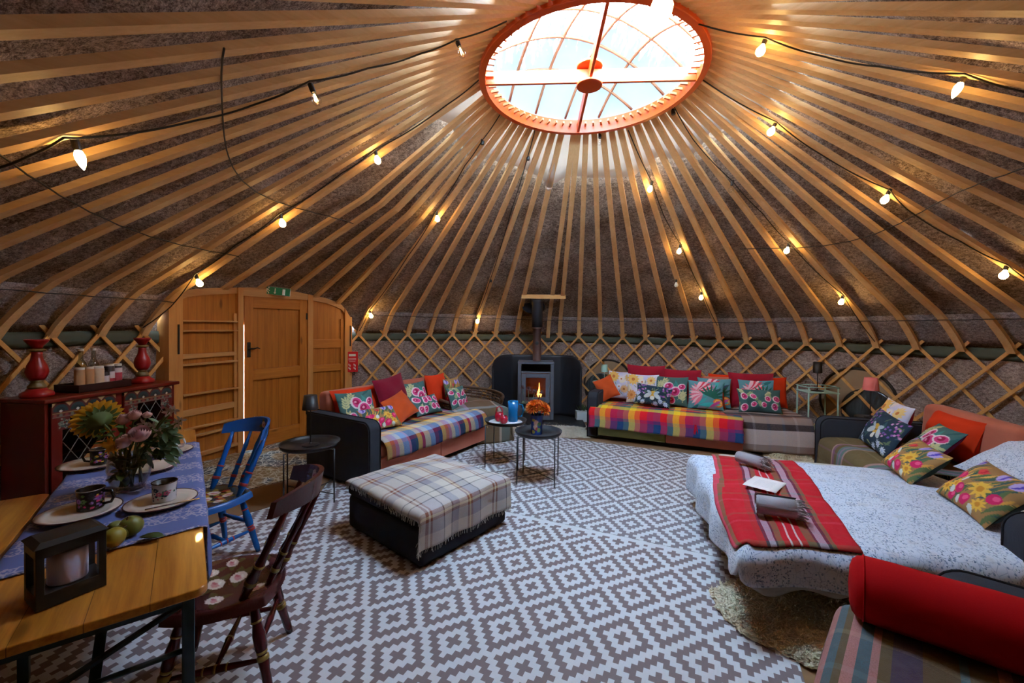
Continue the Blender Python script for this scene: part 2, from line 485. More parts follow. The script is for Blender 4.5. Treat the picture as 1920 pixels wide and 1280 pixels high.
# seam strip of felt along the eaves and the pale canvas lining hanging round the crown
g = G()
def eave(u, v):
    a = 172+(360-38.5)*u; r, z, k = felt_pt(a % 360, .012+.098*v); return cyl(a, r-.018-.008*sin(v*pi), z)
g.grid(eave, NA, 4, uv=False)
struct('trim_2', g, m_feltw, 'paler felt strip seamed on along the eaves', smooth=True, solid=.006)
def can(u, v):
    a = 360*u; r = .955+(canvas_r(a)-.955)*v
    return cyl(a, r, roof_z(a, max(r, R_IN+.001))+.036+.006*sin(a*.7))
g = G(); g.grid(can, 240, 6, uv=False)
struct('trim_3', g, m_canvas_t, 'off-white canvas lining with a ragged edge hanging round the crown', smooth=True)
g = G(); g.tube([Vector(cyl(97.3, r, roof_z(97.3, r)+.02)) for r in (1.02, 1.15, 1.3, 1.45, 1.6)], [.012, .028, .034, .042, .046], 10)
g.ball(Vector(cyl(97.3, 1.62, roof_z(97.3, 1.62)+.02)), .047)
struct('trim_4', g, m_canvas, 'rolled end of the canvas lining hanging between two poles', smooth=True)

# ------------------------------------------------------------------ roof poles
def make_pole(a, prof, label):
    g = G(); pts = []
    for (r0, z0), (r1, z1) in zip(prof, prof[1:]):
        pts.append((r0, z0))
    pts.append(prof[-1])
    n = len(pts); vs = []; fs = []
    for i, (r, z) in enumerate(pts):
        p0 = pts[max(0, i-1)]; p1 = pts[min(n-1, i+1)]
        dr, dz = p1[0]-p0[0], p1[1]-p0[1]; L = hypot(dr, dz); nr, nz = dz/L, -dr/L        # normal, outward/up
        k = 1-.12*max(0, (i-5)/(n-6)); w, h = .0345*k, .017
        for sx, sy in ((-1, -1), (1, -1), (1, 1), (-1, 1)):
            vs.append((r-4.4+nr*h*sy, w*sx, z+nz*h*sy))
    for i in range(n-1):
        for q in range(4):
            fs.append((i*4+q, i*4+(q+1) % 4, i*4+4+(q+1) % 4, i*4+4+q))
    fs += [(3, 2, 1, 0), tuple(n*4-4+q for q in range(4))]
    g.add(vs, fs)
    o = obj('roof_pole', g, m_pole, loc=cyl(a, 4.4, 0), rot=(0, 0, radians(a)))
    return tag(o, label, 'roof pole', 'roof poles')
LP = 'long pale wooden roof pole running from the lattice wall up to the orange crown ring'
LD = 'long pale wooden roof pole landing on top of the wooden door frame'
for a in PA+PA2: make_pole(a, pole_profile(a), LP)
for a in PD:
    zz = at_r({140.3: 631, 144.9: 592, 149.9: 541, 155.6: 480, 161.6: 416}[a], {140.3: 568, 144.9: 556, 149.9: 546, 155.6: 541, 161.6: 541}[a], 4.36)
    z = zz.z
    make_pole(a, [(4.34, z-.005)]+[(r, z-.005+(roof_z(a, 2.2)-z)*(4.34-r)/2.14) for r in (4.0, 3.6, 3.0)]+[(2.3, roof_z(a, 2.3)+.0), (1.8, roof_z(a, 1.8)), (R_IN, Z_IN)], LD)
# short batten across two poles above the flue
p0 = Vector(cyl(98.1, 3.5, 0)); p1 = Vector(cyl(85.7, 3.5, 0))
p0.z = p1.z = roof_z(92, 3.5)-.028
g = G(); g.bar((p0-p1)*.5, (p1-p0)*.5, .02, .07)
tag(obj('cross_batten', g, m_slat, loc=(p0+p1)/2), 'short wooden batten nailed across the roof poles above the stove flue', 'batten')

# ropes woven over the poles
def rope(name, r, label, wob=.0, a0=0, a1=360):
    g = G(); pts = []
    n = int((a1-a0)/1.78)
    for k in range(n+1):
        a = a0+(a1-a0)*k/n
        pts.append(cyl(a, r+wob*sin(a*.11), roof_z(a, r+wob*sin(a*.11))-(.026 if k % 3 else .03)))
    g.tube(pts, .0045, 5, closed=(a1-a0 == 360))
    tag(obj(name, g, m_rubber, smooth=True), label, 'rope')
rope('eaves_rope', 4.09, 'thin black rope tied round every roof pole at the eaves', 0, 172, 496)
rope('roof_rope', 2.66, 'thin black rope crossing the roof poles high on the left of the roof', .06, 158, 227)
rope('roof_rope', 2.78, 'thin black rope crossing the roof poles high on the right of the roof', .09, -30, 36)
rope('roof_rope', 3.37, 'thin black rope crossing the roof poles low on the left of the roof', .03, 172, 225)

# ------------------------------------------------------------------ lattice wall
def slat_mesh(sgn):
    """one slat wound along the wall: local frame has the tent axis at the origin, head at angle 0"""
    pts = []; rise = 1.62; run = rise/tan(radians(47.0))
    g = G(); n = 18; vs = []; fs = []
    for i in range(n+1):
        q = i/n; z = .07-rise*q; a = sgn*(run*q-.065)/RW
        rr = RW-.013*sgn if True else RW
        for dt, dz in ((-.7, .7), (.7, -.7)):
            ww = .0165
            ang = a+(ww*(dt)*(-1))*1.0/RW*sgn*(-1)
            for dr in (-.006, .006):
                pass
        t_ = Vector((0, sgn*cos(radians(47)), -sin(radians(47)))); nn = Vector((0, sgn*sin(radians(47)), cos(radians(47))))
        for s1, s2 in ((-1, -1), (1, -1), (1, 1), (-1, 1)):
            da = a+nn.y*.0165*s1/RW; zz = z+nn.z*.0165*s1; r2 = rr+.0065*s2
            vs.append((r2*cos(da), r2*sin(da), zz))
    for i in range(n):
        for q in range(4): fs.append((i*4+q, i*4+(q+1) % 4, i*4+4+(q+1) % 4, i*4+4+q))
    fs += [(3, 2, 1, 0), tuple(n*4+q for q in range(4))]
    g.add(vs, fs)
    return g.mesh('slat', m_slat)
MS = {1: slat_mesh(1), -1: slat_mesh(-1)}
def lattice(label, tips, amin, amax):
    root = thing('lattice_wall', label, 'lattice', (YC[0], YC[1], 0))
    run = 1.62/tan(radians(47.0))/RW*57.3
    for a in tips:
        for sg in (1, -1):
            # keep the foot of a slat inside its own section
            o = bpy.data.objects.new('slat', MS[sg]); COL.objects.link(o); o.parent = root
            o.rotation_euler = (0, 0, radians(a)); o.location = (0, 0, zl(a))
            end = a+sg*run
            if not (amin <= end <= amax):
                lim = (amax-a) if sg > 0 else (a-amin)
                k = max(.12, min(1, lim/run)); me = MS[sg].copy(); o.data = me
                bm = bmesh.new(); bm.from_mesh(me)
                for v_ in bm.verts:
                    an = atan2(v_.co.y, v_.co.x)*57.3*sg
                    if an > lim:
                        q = (an-lim)/57.3; ca = radians(lim)*sg; r_ = hypot(v_.co.x, v_.co.y)
                        v_.co.x = r_*cos(ca); v_.co.y = r_*sin(ca); v_.co.z += q*RW*tan(radians(47))
                bm.to_mesh(me); bm.free()
    return root
tipsR = [7.0-5.3*k for k in range(7)][::-1]+[a for a in PA if a > 7.1 and abs(a-89.4) > .1]+[91.9]
lattice('lattice wall of crossed pale wooden slats curving behind the stove and sofas', tipsR+[140.6], -30, 136.9)
tipsL = [166.8]+PA2[:8]
lattice('short lattice wall of crossed slats behind the red cabinet left of the door', tipsL, 170.4, 214)

# ------------------------------------------------------------------ crown
root = thing('crown_ring', 'round orange crown with cross beams under a clear dome at the roof top', 'roof crown', (YC[0], YC[1], 3.70))
g = G(); g.lathe([(.90, 0), (.955, 0), (.955, .14), (.90, .14), (.90, 0)], 72, cap=False)
obj('hoop', g, m_orange, root, bevel=.008)
BA = radians(-3.0)
for nm, an in (('cross_beam', BA), ('cross_beam', BA+pi/2)):
    g = G(); g.box((0, 0, .065), (1.8, .026, .115))
    obj(nm, g, m_orange, root, rot=(0, 0, an), bevel=.004)
for nm, z in (('hub_disc', -.025), ('hub_disc', .135)):
    g = G(); g.lathe([(.09, 0), (.11, .006), (.11, .024), (.09, .03)], 32); obj(nm, g, m_orange, root, loc=(0, 0, z), smooth=False, bevel=.003)
m_pin = plain('peg_wood', srgb(214,150,100), .5)
for k in range(67):
    a = radians(7.0+5.373*k); g = G()
    g.box((.865, 0, .075), (.07, .018, .022)); obj('peg', g, m_pin, root, rot=(0, 0, a))
# dome ribs: two crossing families of bent rods
m_rib = plain('bent_rod', srgb(150,100,66), .55)
def dome_z(x, y): return .14+.38*max(0, 1-(x*x+y*y)/.86)
for fam in (BA+.35, BA+.35+pi/2):
    for off in (-.5, -.17, .17, .5):
        hl = sqrt(.90**2-off**2); pts = []
        for k in range(17):
            s_ = -hl+2*hl*k/16; x = s_*cos(fam)-off*sin(fam); y = s_*sin(fam)+off*cos(fam)
            pts.append((x, y, dome_z(x, y)-.012))
        g = G(); g.tube(pts, .014, 6); obj('dome_rod', g, m_rib, root, smooth=True)
t = NT('clear_dome')
v = t.coord('Object'); sp = t.node('ShaderNodeSeparateXYZ'); t.l.new(v, sp.inputs[0])
vr = t.coord('Object', (7, 1.2, 1)); n = t.noise(vr, 3.5, 5, .65); nb = t.noise(v, 2.2, 3)
south = t.math('MULTIPLY', t.math('ADD', sp.outputs[1], .15), .8)
d = t.math('ADD', t.math('MULTIPLY', n.outputs[0], 1.25), t.math('MULTIPLY', nb.outputs[0], .35))
d = t.math('ADD', d, south)
dirt = t.ramp(d, [(.72, (0, 0, 0)), (1.0, (.985, .985, .985))])
tr = t.node('ShaderNodeBsdfTransparent'); tr.inputs[0].default_value = (.97, .985, 1, 1)
df = t.node('ShaderNodeBsdfDiffuse'); df.inputs[0].default_value = (.16, .2, .24, 1)
tl = t.node('ShaderNodeBsdfTranslucent'); tl.inputs[0].default_value = (.004, .0055, .007, 1)
ad = t.node('ShaderNodeAddShader'); t.l.new(df.outputs[0], ad.inputs[0]); t.l.new(tl.outputs[0], ad.inputs[1])
mx = t.node('ShaderNodeMixShader'); t.l.new(dirt, mx.inputs[0]); t.l.new(tr.outputs[0], mx.inputs[1]); t.l.new(ad.outputs[0], mx.inputs[2])
t.l.new(mx.outputs[0], t.out.inputs[0])
g = G(); g.lathe([(.97*sin(q*pi/2/12) if q else 1e-4, .14+.40*(1-(sin(q*pi/2/12))**2)) for q in range(12, -1, -1)], 48, cap=False)
obj('clear_dome', g, t.m, root, smooth=True)
# ------------------------------------------------------------------ door frame and door
def facet(a0, a1):
    """matrix of a flat facet of the doorway: x along it (left to right seen from inside), y into the tent, z up"""
    p0, p1 = Vector(cyl(a0, RD, 0)), Vector(cyl(a1, RD, 0))
    x = (p1-p0); L = x.length; x.normalize(); y = Vector((0, 0, 1)).cross(x)
    c = Vector((YC[0], YC[1], 0))
    if (c-p0).dot(y) < 0: y = -y
    M = Matrix(((x.x, y.x, 0, p0.x), (x.y, y.y, 0, p0.y), (0, 0, 1, 0), (0, 0, 0, 1)))
    return M, L
door = thing('door_1', 'pine doorway with arched head, shelf-slatted panel on its left and closed plank door', 'door', kind='structure')
def fobj(name, g, mat, M, parent=None, **kw):
    o = obj(name, g, mat, parent if parent is not None else door, **kw)
    o.matrix_local = M
    return o
def arch_panel(name, a0, a1, drop, z0, y0, y1, mat, M, L, n=10):
    """board between two lines under the arched head"""
    g = G(); vs = []; fs = []
    for i in range(n+1):
        x = L*i/n; a = a0+(a1-a0)*i/n; zt = topz(a)-drop
        zb = z0 if z0 is not None else zt-.075
        for y in (y0, y1):
            vs += [(x, y, zb), (x, y, zt)]
    for i in range(n):
        b = i*4
        fs += [(b, b+4, b+5, b+1), (b+2, b+3, b+7, b+6), (b+1, b+5, b+7, b+3), (b, b+2, b+6, b+4)]
    fs += [(0, 1, 3, 2), (n*4, n*4+2, n*4+3, n*4+1)]
    g.add(vs, fs)
    return fobj(name, g, mat, M)
ML, LL = facet(168.2, 159.0); MDo, LDo = facet(158.3, 146.6); MR, LR = facet(145.6, 138.9)
MJL, LJL = facet(170.2, 168.2); MJR, LJR = facet(138.9, 137.4)
MM1, LM1 = facet(159.5, 158.62); MM2, LM2 = facet(146.6, 145.6)
arch_panel('jamb', 170.2, 168.2, 0, -.0, -.125, .05, m_old, MJL, LJL, 4)
arch_panel('jamb', 138.9, 137.4, 0, -.0, -.125, .05, m_old, MJR, LJR, 4)
arch_panel('mullion', 159.5, 158.62, .0, 0, -.04, .055, m_old, MM1, LM1, 2)
arch_panel('mullion', 146.6, 145.6, .0, 0, -.04, .055, m_old, MM2, LM2, 2)
# left panel: planks, curved head rail and the thin ledges
arch_panel('panel', 168.2, 159.0, .05, -.01, -.025, .0, m_door, ML, LL)
arch_panel('head_rail', 168.2, 159.0, 0, None, -.08, .03, m_oldh, ML, LL)
g = G(); g.box((LL-.055, .018, .92), (.045, .02, 1.62)); fobj('stile', g, m_old, ML)
for py, h, dpt in ((602, .018, .05), (620, .018, .055), (666, .05, .03), (681, .022, .05), (735, .02, .06), (768, .07, .028), (797, .02, .055), (812, .022, .055), (848, .04, .05)):
    z = at_r(385, py, RD-.03).z
    if z < .03: z = .05
    g = G(); g.box((LL/2-.02, dpt/2, z), (LL-.05, dpt, h)); fobj('ledge', g, m_oldh, ML, bevel=.003)
# head over the door
HD = min(topz(a) for a in (158, 150, 147))-.075
arch_panel('head_rail', 158.62, 146.6, 0, HD-.012, -.085, .045, m_oldh, facet(158.62, 146.6)[0], facet(158.62, 146.6)[1])
HD = min(topz(a) for a in (158, 150, 147))-.075
# door leaf
leaf = thing('door_leaf', 'closed pine plank door', 'door'); del leaf['category']; del leaf['label']
leaf.parent = door; leaf.matrix_local = MDo
T = HD-.008; W0 = .006; W = LDo-.006
def db(name, c, d, mat, **kw):
    g = G(); g.box(c, d); return obj(name, g, mat, leaf, bevel=.004, **kw)
db('stile', (W0+.055, .012, T/2+.01), (.11, .05, T-.02), m_doorv)
db('stile', (W-.06, .012, T/2+.01), (.115, .05, T-.02), m_doorv)
db('rail', ((W0+W)/2, .01, T-.075), (W-W0-.22, .048, .15), m_doorh)
zm = at_r(560, 694, RD).z
db('rail', ((W0+W)/2, .01, zm), (W-W0-.22, .048, .14), m_doorh)
db('rail', ((W0+W)/2, .01, .10), (W-W0-.22, .048, .18), m_doorh)
db('panel', ((W0+W)/2, -.008, T/2), (W-W0-.2, .02, T-.06), m_door)
g = G(); g.box((W0+.05, .042, 1.275), (.045, .012, .19)); 
ho = obj('handle', g, m_black, leaf, bevel=.006)
g = G(); g.tube([(W0+.05, .045, 1.29), (W0+.05, .085, 1.29), (W0+.09, .09, 1.288), (W0+.13, .088, 1.30), (W0+.165, .085, 1.285)], [.011, .011, .010, .008, .007], 8); obj('lever', g, m_black, ho, smooth=True)
for z in (.35, 1.72):
    g = G(); g.box((W-.012, .04, z), (.022, .008, .09)); obj('hinge', g, m_black, leaf)
g = G(); g.box((LDo/2, -.02, .02), (LDo+.05, .1, .04)); fobj('threshold', g, m_doorh, MDo)
g = G(); g.box((-.008, -.028, 1.80), (.05, .02, .42)); fobj('door_light_stop', g, m_old, MDo)
g = G(); g.box((LDo, -.05, HD/2), (.06, .03, HD)); fobj('door_light_stop', g, m_old, MDo)  # added strip behind the hinge side, blocks a line of outside light
# right panel
arch_panel('panel', 145.6, 138.9, .05, -.01, -.025, .0, m_door, MR, LR)
arch_panel('head_rail', 145.6, 138.9, 0, None, -.08, .03, m_oldh, MR, LR)
z = at_r(610, 644, RD).z
g = G(); g.box((LR/2, .008, z), (LR, .03, .13)); fobj('rail', g, m_doorh, MR, bevel=.003)
g = G(); g.box((LR/2, .008, .95), (LR, .03, .10)); fobj('rail', g, m_doorh, MR, bevel=.003)
g = G(); g.box((LR-.035, .01, .85), (.05, .03, 1.68)); fobj('stile', g, m_doorv, MR, bevel=.003)
for M_, x in ((MJL, .10), (MJR, .05)):
    g = G(); g.box((x if M_ is MJL else LJR-.03, .055, 1.43), (.016, .012, .32)); fobj('strap_slot', g, m_black, M_)

# ------------------------------------------------------------------ exit sign over the door
m_green = plain('sign_green', srgb(0,122,78), .35, .03)
m_white = plain('sign_white', srgb(228,232,226), .4, .03)
sg = thing('exit_sign', 'green fire exit sign with running man, arrow and door over the pine door', 'sign')
pS = at_r(516, 545.5, RD-.11); yaw = atan2(-pS.x, pS.y)
# seen almost square on from the middle of the room
sg.matrix_world = Matrix.Translation(pS) @ Matrix.Rotation(yaw*.85, 4, 'Z') @ Matrix.Rotation(radians(5), 4, 'Y')
g = G(); g.box((0, 0, 0), (.36, .03, .105)); obj('case', g, m_white, sg, bevel=.004)
g = G(); g.box((.02, -.017, 0), (.31, .006, .098)); obj('green_face', g, m_green, sg)
g = G(); yf0, yf1 = -.0215, -.0195
Mx = Matrix(((1,0,0,0),(0,0,1,0),(0,1,0,0),(0,0,0,1)))
def pc(nm, poly):
    g = G(); g.prism(poly, yf0, yf1, m=Mx)
    if nm == 'running_man': g.lathe([(.011, yf0), (.011, yf1)], 12, m=Mx @ Matrix.Translation((-.074, .036, 0)))
    obj(nm, g, m_white, sg)
pc('running_man', [(-.118,.012),(-.095,.026),(-.08,.022),(-.072,.006),(-.06,.0),(-.062,-.006),(-.078,-.002),(-.086,.008),(-.088,-.008),(-.07,-.02),(-.066,-.042),(-.076,-.042),(-.081,-.024),(-.098,-.012),(-.104,-.03),(-.126,-.03),(-.126,-.022),(-.112,-.021),(-.1,.0),(-.1,.012),(-.114,.003)])
pc('arrow', [(-.005,.034),(.005,.034),(.005,-.02),(.016,-.02),(0,-.042),(-.016,-.02),(-.005,-.02)])
pc('doorway', [(.085,-.042),(.085,.034),(.118,.034),(.118,-.042)])
pass

# ------------------------------------------------------------------ fire blanket in its red case by the door
m_red = plain('fire_red', srgb(206,20,26), .4, .05)
pB = at_r(659.5, 678, 4.30)
fb = thing('fire_blanket', 'red fire blanket case hanging on the right door jamb', 'fire blanket', pB, atan2(-pB.x, pB.y)*.8)
g = G(); g.box((0, 0, 0), (.185, .045, .32)); obj('case', g, m_red, fb, bevel=.008)
g = G()
g.box((.01, -.024, .105), (.10, .003, .035))
for z, w_ in ((.05, .11), (.03, .11), (.005, .09)): g.box((.01, -.024, z), (w_, .003, .006))
for x, z in ((-.03, -.05), (.045, -.05), (-.03, -.1), (.045, -.1)):
    g.box((x, -.024, z), (.03, .003, .012)); g.box((x+.008, -.024, z-.014), (.012, .003, .02)); g.box((x-.01, -.024, z+.014), (.01, .003, .014))
obj('print', g, m_white, fb)
for x in (-.03, .035):
    g = G(); g.box((x, 0, -.185), (.018, .006, .06)); obj('pull_tab', g, m_black, fb)

# ------------------------------------------------------------------ strings of light bulbs
m_bulb_lit = glow('bulb_lit', (1.0, .60, .19), BULB)
m_bulb_dim = glass('bulb_clear', (.97, .97, .97), .03, .6)
m_fil = glow('filament', (1.0, .62, .25), BULB*.35)
m_frost = plain('bulb_frosted', (.8, .8, .78), .35)
m_cable = m_rubber
def at_roof(px, py, off=.03):
    d = ray(px, py); t_ = .3
    while t_ < 12:
        x, y, z = d[0]*t_, d[1]*t_, H+d[2]*t_
        r = hypot(x-YC[0], y-YC[1]); a = degrees(atan2(y-YC[1], x-YC[0]))
        if r > 4.32: return Vector((x, y, z))
        if z >= roof_z(a, max(r, R_IN))-off and r > .9: return Vector((x, y, z))
        t_ += .006
    return Vector((x, y, z))
def bulb(root, P, dirv, kind, shape='pear', s=1.0):
    d = dirv.normalized(); q = Vector((0, 0, -1)).rotation_difference(d).to_matrix().to_4x4()
    M = Matrix.Translation(P) @ q
    g = G(); g.lathe([(.009*s, .004), (.016*s, 0), (.0165*s, -.03*s), (.014*s, -.055*s), (.001, -.056*s)], 14, m=M)
    so = obj('socket', g, m_black, root, smooth=False)
    prof = {'pear': [(.012, -.05), (.013, -.06), (.020, -.073), (.027, -.088), (.029, -.100), (.026, -.114), (.016, -.126), (.001, -.130)],
            'candle': [(.012, -.05), (.015, -.058), (.0195, -.075), (.0185, -.095), (.012, -.120), (.005, -.137), (.001, -.143)],
            'globe': [(.014, -.05), (.018, -.058), (.036, -.072), (.045, -.095), (.046, -.105), (.040, -.130), (.022, -.148), (.001, -.152)]}[shape]
    g = G(); g.lathe([(r*s, z*s) for r, z in prof], 16, m=M, cap=False)
    if kind == 'lit': obj('bulb', g, m_bulb_lit, so, smooth=True, label='lit warm bulb')
    elif kind == 'frost': obj('bulb', g, m_frost, so, smooth=True, label='unlit white frosted bulb')
    elif kind in ('clear', 'dim'):
        b_ = obj('bulb', g, m_bulb_dim, so, smooth=True, label='clear bulb with glowing filaments' if kind == 'dim' else 'unlit clear bulb')
        if kind == 'dim':
            g = G()
            for k in range(4):
                aa = k*pi/2+.5; g.tube([M @ Vector((.004*cos(aa)*s, .004*sin(aa)*s, -.062*s)), M @ Vector((.009*cos(aa)*s, .009*sin(aa)*s, -.105*s))], .0018*s, 5)
            # filaments sit in the glass
            f_ = bpy.data.objects.new('filament', g.mesh('filament', m_fil)); COL.objects.link(f_); f_.parent = so
def string(label, path, bulbs, extra=None):
    """path: sightings of the cable on the roof; bulbs: (socket sighting, bulb sighting, kind, shape, size)"""
    pts = [at_roof(*p) if len(p) == 2 else Vector(p) for p in path]
    root = thing('string_light', label, 'string of lights', pts[0], 0, 'strings of light bulbs along the roof poles')
    loc = pts[0]
    g = G(); dense = []
    for a, b in zip(pts, pts[1:]):
        n = 8
        for k in range(n):
            q = k/n; p = a.lerp(b, q); p.z -= .03*sin(pi*q)*min(1, (b-a).length); dense.append(p-loc)
    dense.append(pts[-1]-loc)
    g.tube(dense, .0052, 6); obj('cable', g, m_cable, root, smooth=True)
    for sp_, bp, kind, *r in bulbs:
        P = at_roof(*sp_, .0); Q = at_y(*bp, P.y)
        d = (Q-P); d.y = 0; d = d.normalized()*.8+Vector((0, 0, -.2))
        shp = r[0] if r else 'pear'; s = r[1] if len(r) > 1 else 1
        if kind == 'none':
            g = G(); q = Vector((0, 0, -1)).rotation_difference(d).to_matrix().to_4x4()
            g.lathe([(.016, .004), (.02, 0), (.02, -.05), (.001, -.05)], 12, m=Matrix.Translation(P-loc) @ q); obj('socket', g, m_black, root)
        else: bulb(root, P-loc, d, kind, shp, s)
    return root
string('string of bulbs crossing the roof poles high above the dining tables', [(950, 40), (856, 74), (790, 100), (690, 128), (581, 152), (480, 195), (370, 225), (161, 258), (120, 258), (60, 290), (0, 314), (-90, 350)],
       [((140, 262), (155, 300), 'lit', 'candle'), ((582, 158), (597, 190), 'dim'), ((856, 74), (868, 98), 'dim')])
string('string of bulbs from the crown down to the left jamb of the door', [(902, 146), (840, 195), (703, 281), (640, 325), (525, 400), (440, 460), (366, 514), (320, 575), (268, 614)],
       [((703, 281), (708, 296), 'lit'), ((525, 400), (530, 416), 'lit'), ((366, 514), (374, 527), 'lit')])
string('string with one dark socket and two lit bulbs right of the door', [(938, 214), (905, 262), (872, 310), (818, 396), (765, 480), (693, 582), (674, 620)],
       [((905, 262), (904, 270), 'none'), ((818, 396), (821, 411), 'lit'), ((693, 581), (697, 593), 'lit')])
string('string with two dark sockets and one lit bulb left of the stove flue', [(1004, 240), (990, 292), (960, 390), (920, 522), (893, 594), (888, 622)],
       [((990, 292), (990, 300), 'none'), ((920, 523), (920, 530), 'none'), ((893, 593), (896, 604), 'lit')])
string('string with three lit bulbs behind the right-hand colourful sofa', [(1178, 244), (1222, 340), (1245, 405), (1276, 458), (1316, 546), (1345, 610)],
       [((1223, 340), (1219, 351), 'lit'), ((1276, 458), (1274, 466), 'lit'), ((1316, 546), (1314, 558), 'lit'), ((1268, 522), (1268, 533), 'frost')])
string('string with a clear bulb then two lit bulbs above the mint tray table', [(1262, 196), (1300, 262), (1372, 338), (1430, 400), (1479, 455), (1580, 552), (1640, 640)],
       [((1262, 205), (1263, 212), 'none'), ((1374, 338), (1371, 350), 'clear'), ((1480, 455), (1475, 467), 'lit'), ((1581, 552), (1577, 564), 'lit')])
string('string with three lit bulbs crossing the poles above the bed', [(1318, 150), (1455, 228), (1540, 290), (1668, 356), (1700, 392), (1800, 452), (1888, 496), (1960, 545)],
       [((1456, 228), (1443, 246), 'lit'), ((1669, 355), (1659, 370), 'lit'), ((1889, 495), (1880, 516), 'lit')])
string('string with two lit bulbs along the poles in the top right of the roof', [(1300, 42), (1434, 70), (1545, 106), (1650, 125), (1808, 138), (1920, 172), (2000, 200)],
       [((1437, 70), (1420, 101), 'lit'), ((1810, 140), (1783, 178), 'lit', 'candle')])
gp = at_y(1240, 15, 1.75)
r_ = string('string over the near edge of the crown with a big lit globe', [(1120, -2), (1180, -6), (1235, -60), (1300, -300)],
       [((1083, 4), (1084, 20), 'clear'), ((1180, -6), (1180, 10), 'lit', 'pear', .7), ])
bulb(r_, gp+Vector((0, 0, .105))-r_.location, Vector((.02, 0, -1)), 'lit', 'globe')
g = G(); g.tube([gp+Vector((0, 0, .10))-r_.location, gp+Vector((0, 0, .16))-r_.location, at_roof(1235, -60)-r_.location], .005, 6); obj('cable', g, m_cable, r_, smooth=True)
string('single unlit clear bulb hanging under the far edge of the crown', [(1126, 246), (1125, 250)], [((1125, 250), (1124, 268), 'clear')])
# ------------------------------------------------------------------ painted cushion fronts
class Paint:
    def __init__(s, n, w, h, base):
        s.n = n; s.w = w; s.h = h
        u = np.linspace(0, 1, n+1)
        s.X, s.Y = np.meshgrid(u*w, u*h)
        s.c = np.zeros((n+1, n+1, 3)); s.c[:] = srgb(base)
    def put(s, mask, col): s.c[mask] = srgb(col)
    def ell(s, cx, cy, rx, ry, rot, col):
        dx, dy = s.X-cx, s.Y-cy; c, q = cos(rot), sin(rot)
        a, b = (dx*c+dy*q)/rx, (-dx*q+dy*c)/ry
        s.put(a*a+b*b < 1, col)
    def leaf(s, x, y, L, wd, rot, col):
        dx, dy = s.X-x, s.Y-y; c, q = cos(rot), sin(rot)
        a, b = dx*c+dy*q, -dx*q+dy*c
        t_ = a/L; s.put((t_ > 0) & (t_ < 1) & (np.abs(b) < wd*np.sin(np.clip(t_, 0, 1)*pi)), col)
    def line(s, x0, y0, x1, y1, wd, col):
        L = hypot(x1-x0, y1-y0); s_ = atan2(y1-y0, x1-x0)
        dx, dy = s.X-x0, s.Y-y0; a, b = dx*cos(s_)+dy*sin(s_), -dx*sin(s_)+dy*cos(s_)
        s.put((a > 0) & (a < L) & (np.abs(b) < wd), col)
    def daisy(s, cx, cy, r, n, col, mid, rot=0, wd=.28, midr=.3):
        for k in range(n): s.leaf(cx, cy, r, r*wd*.6, rot+2*pi*k/n, col)
        s.ell(cx, cy, r*midr, r*midr, 0, mid)
    def spray(s, x, y, L, rot, col, n=5, lw=.012):
        for k in range(n):
            q = (k+1)/(n+1); px, py = x+L*q*cos(rot), y+L*q*sin(rot)
            s.leaf(px, py, L*.42, lw, rot+.75, col); s.leaf(px, py, L*.42, lw, rot-.75, col)
        s.leaf(x+L*.9*cos(rot), y+L*.9*sin(rot), L*.35, lw, rot, col)
        s.line(x, y, x+L*cos(rot), y+L*sin(rot), lw*.3, col)
    def poppy(s, x, y, r, a=0):
        s.ell(x, y, r, r*.86, a, (236,216,220)); s.ell(x+.1*r, y, r*.82, r*.66, a, (222,66,132))
        s.ell(x+.1*r*cos(a), y+.1*r, r*.48, r*.36, a+.6, (168,20,74)); s.ell(x-.15*r, y+.12*r, r*.2, r*.16, 0, (240,150,180))
    def tulip(s, x, y, r, col, tip, rot=1.6):
        for d in (-.45, 0, .45): s.leaf(x-r*.5*cos(rot), y-r*.5*sin(rot), r*1.5, r*.34, rot+d, col if d else tip)
    def flat(s): return s.c.reshape(-1, 3)

def p_teal(n, w, h, seed=1, big=1.0):
    r = random.Random(seed); p = Paint(n, w, h, (70,108,106))
    for k in range(7):
        p.leaf(r.uniform(0, w), r.uniform(.3, 1)*h, .16*big, .016*big, r.uniform(0, 6), (44,92,92))
    for k in range(3): p.leaf(w*.62, h*.9-.04*k, .2*big, .02*big, -1.2-.5*k, (60,140,132))
    for x, y, a in ((.12, .45, 1.4), (.2, .6, 1.1), (.7, .2, .8), (.85, .12, 1.5), (.35, .1, 2.2)):
        p.spray(x*w, y*h, .15*big, a, (196,196,142), 4, .011*big)
    fl = [(.42, .66, .075), (.62, .48, .085), (.25, .24, .07), (.83, .66, .055), (.52, .18, .06)]
    for x, y, q in fl: p.poppy(x*w, y*h, q*big, r.uniform(0, 3))
    return p.flat()
def p_tealmany(n, w, h, seed=2):
    r = random.Random(seed); p = Paint(n, w, h, (66,104,104))
    for k in range(12): p.spray(r.uniform(0, w), r.uniform(0, h), .10, r.uniform(.4, 2.6), r.choice([(200,198,150), (150,170,120), (52,90,88)]), 4, .008)
    for k in range(8):
        p.poppy((.12+.25*(k % 4)+r.uniform(-.06, .06))*w, (.25+.42*(k//4)+r.uniform(-.1, .12))*h, .04+r.uniform(0, .018), r.uniform(0, 3))
    return p.flat()
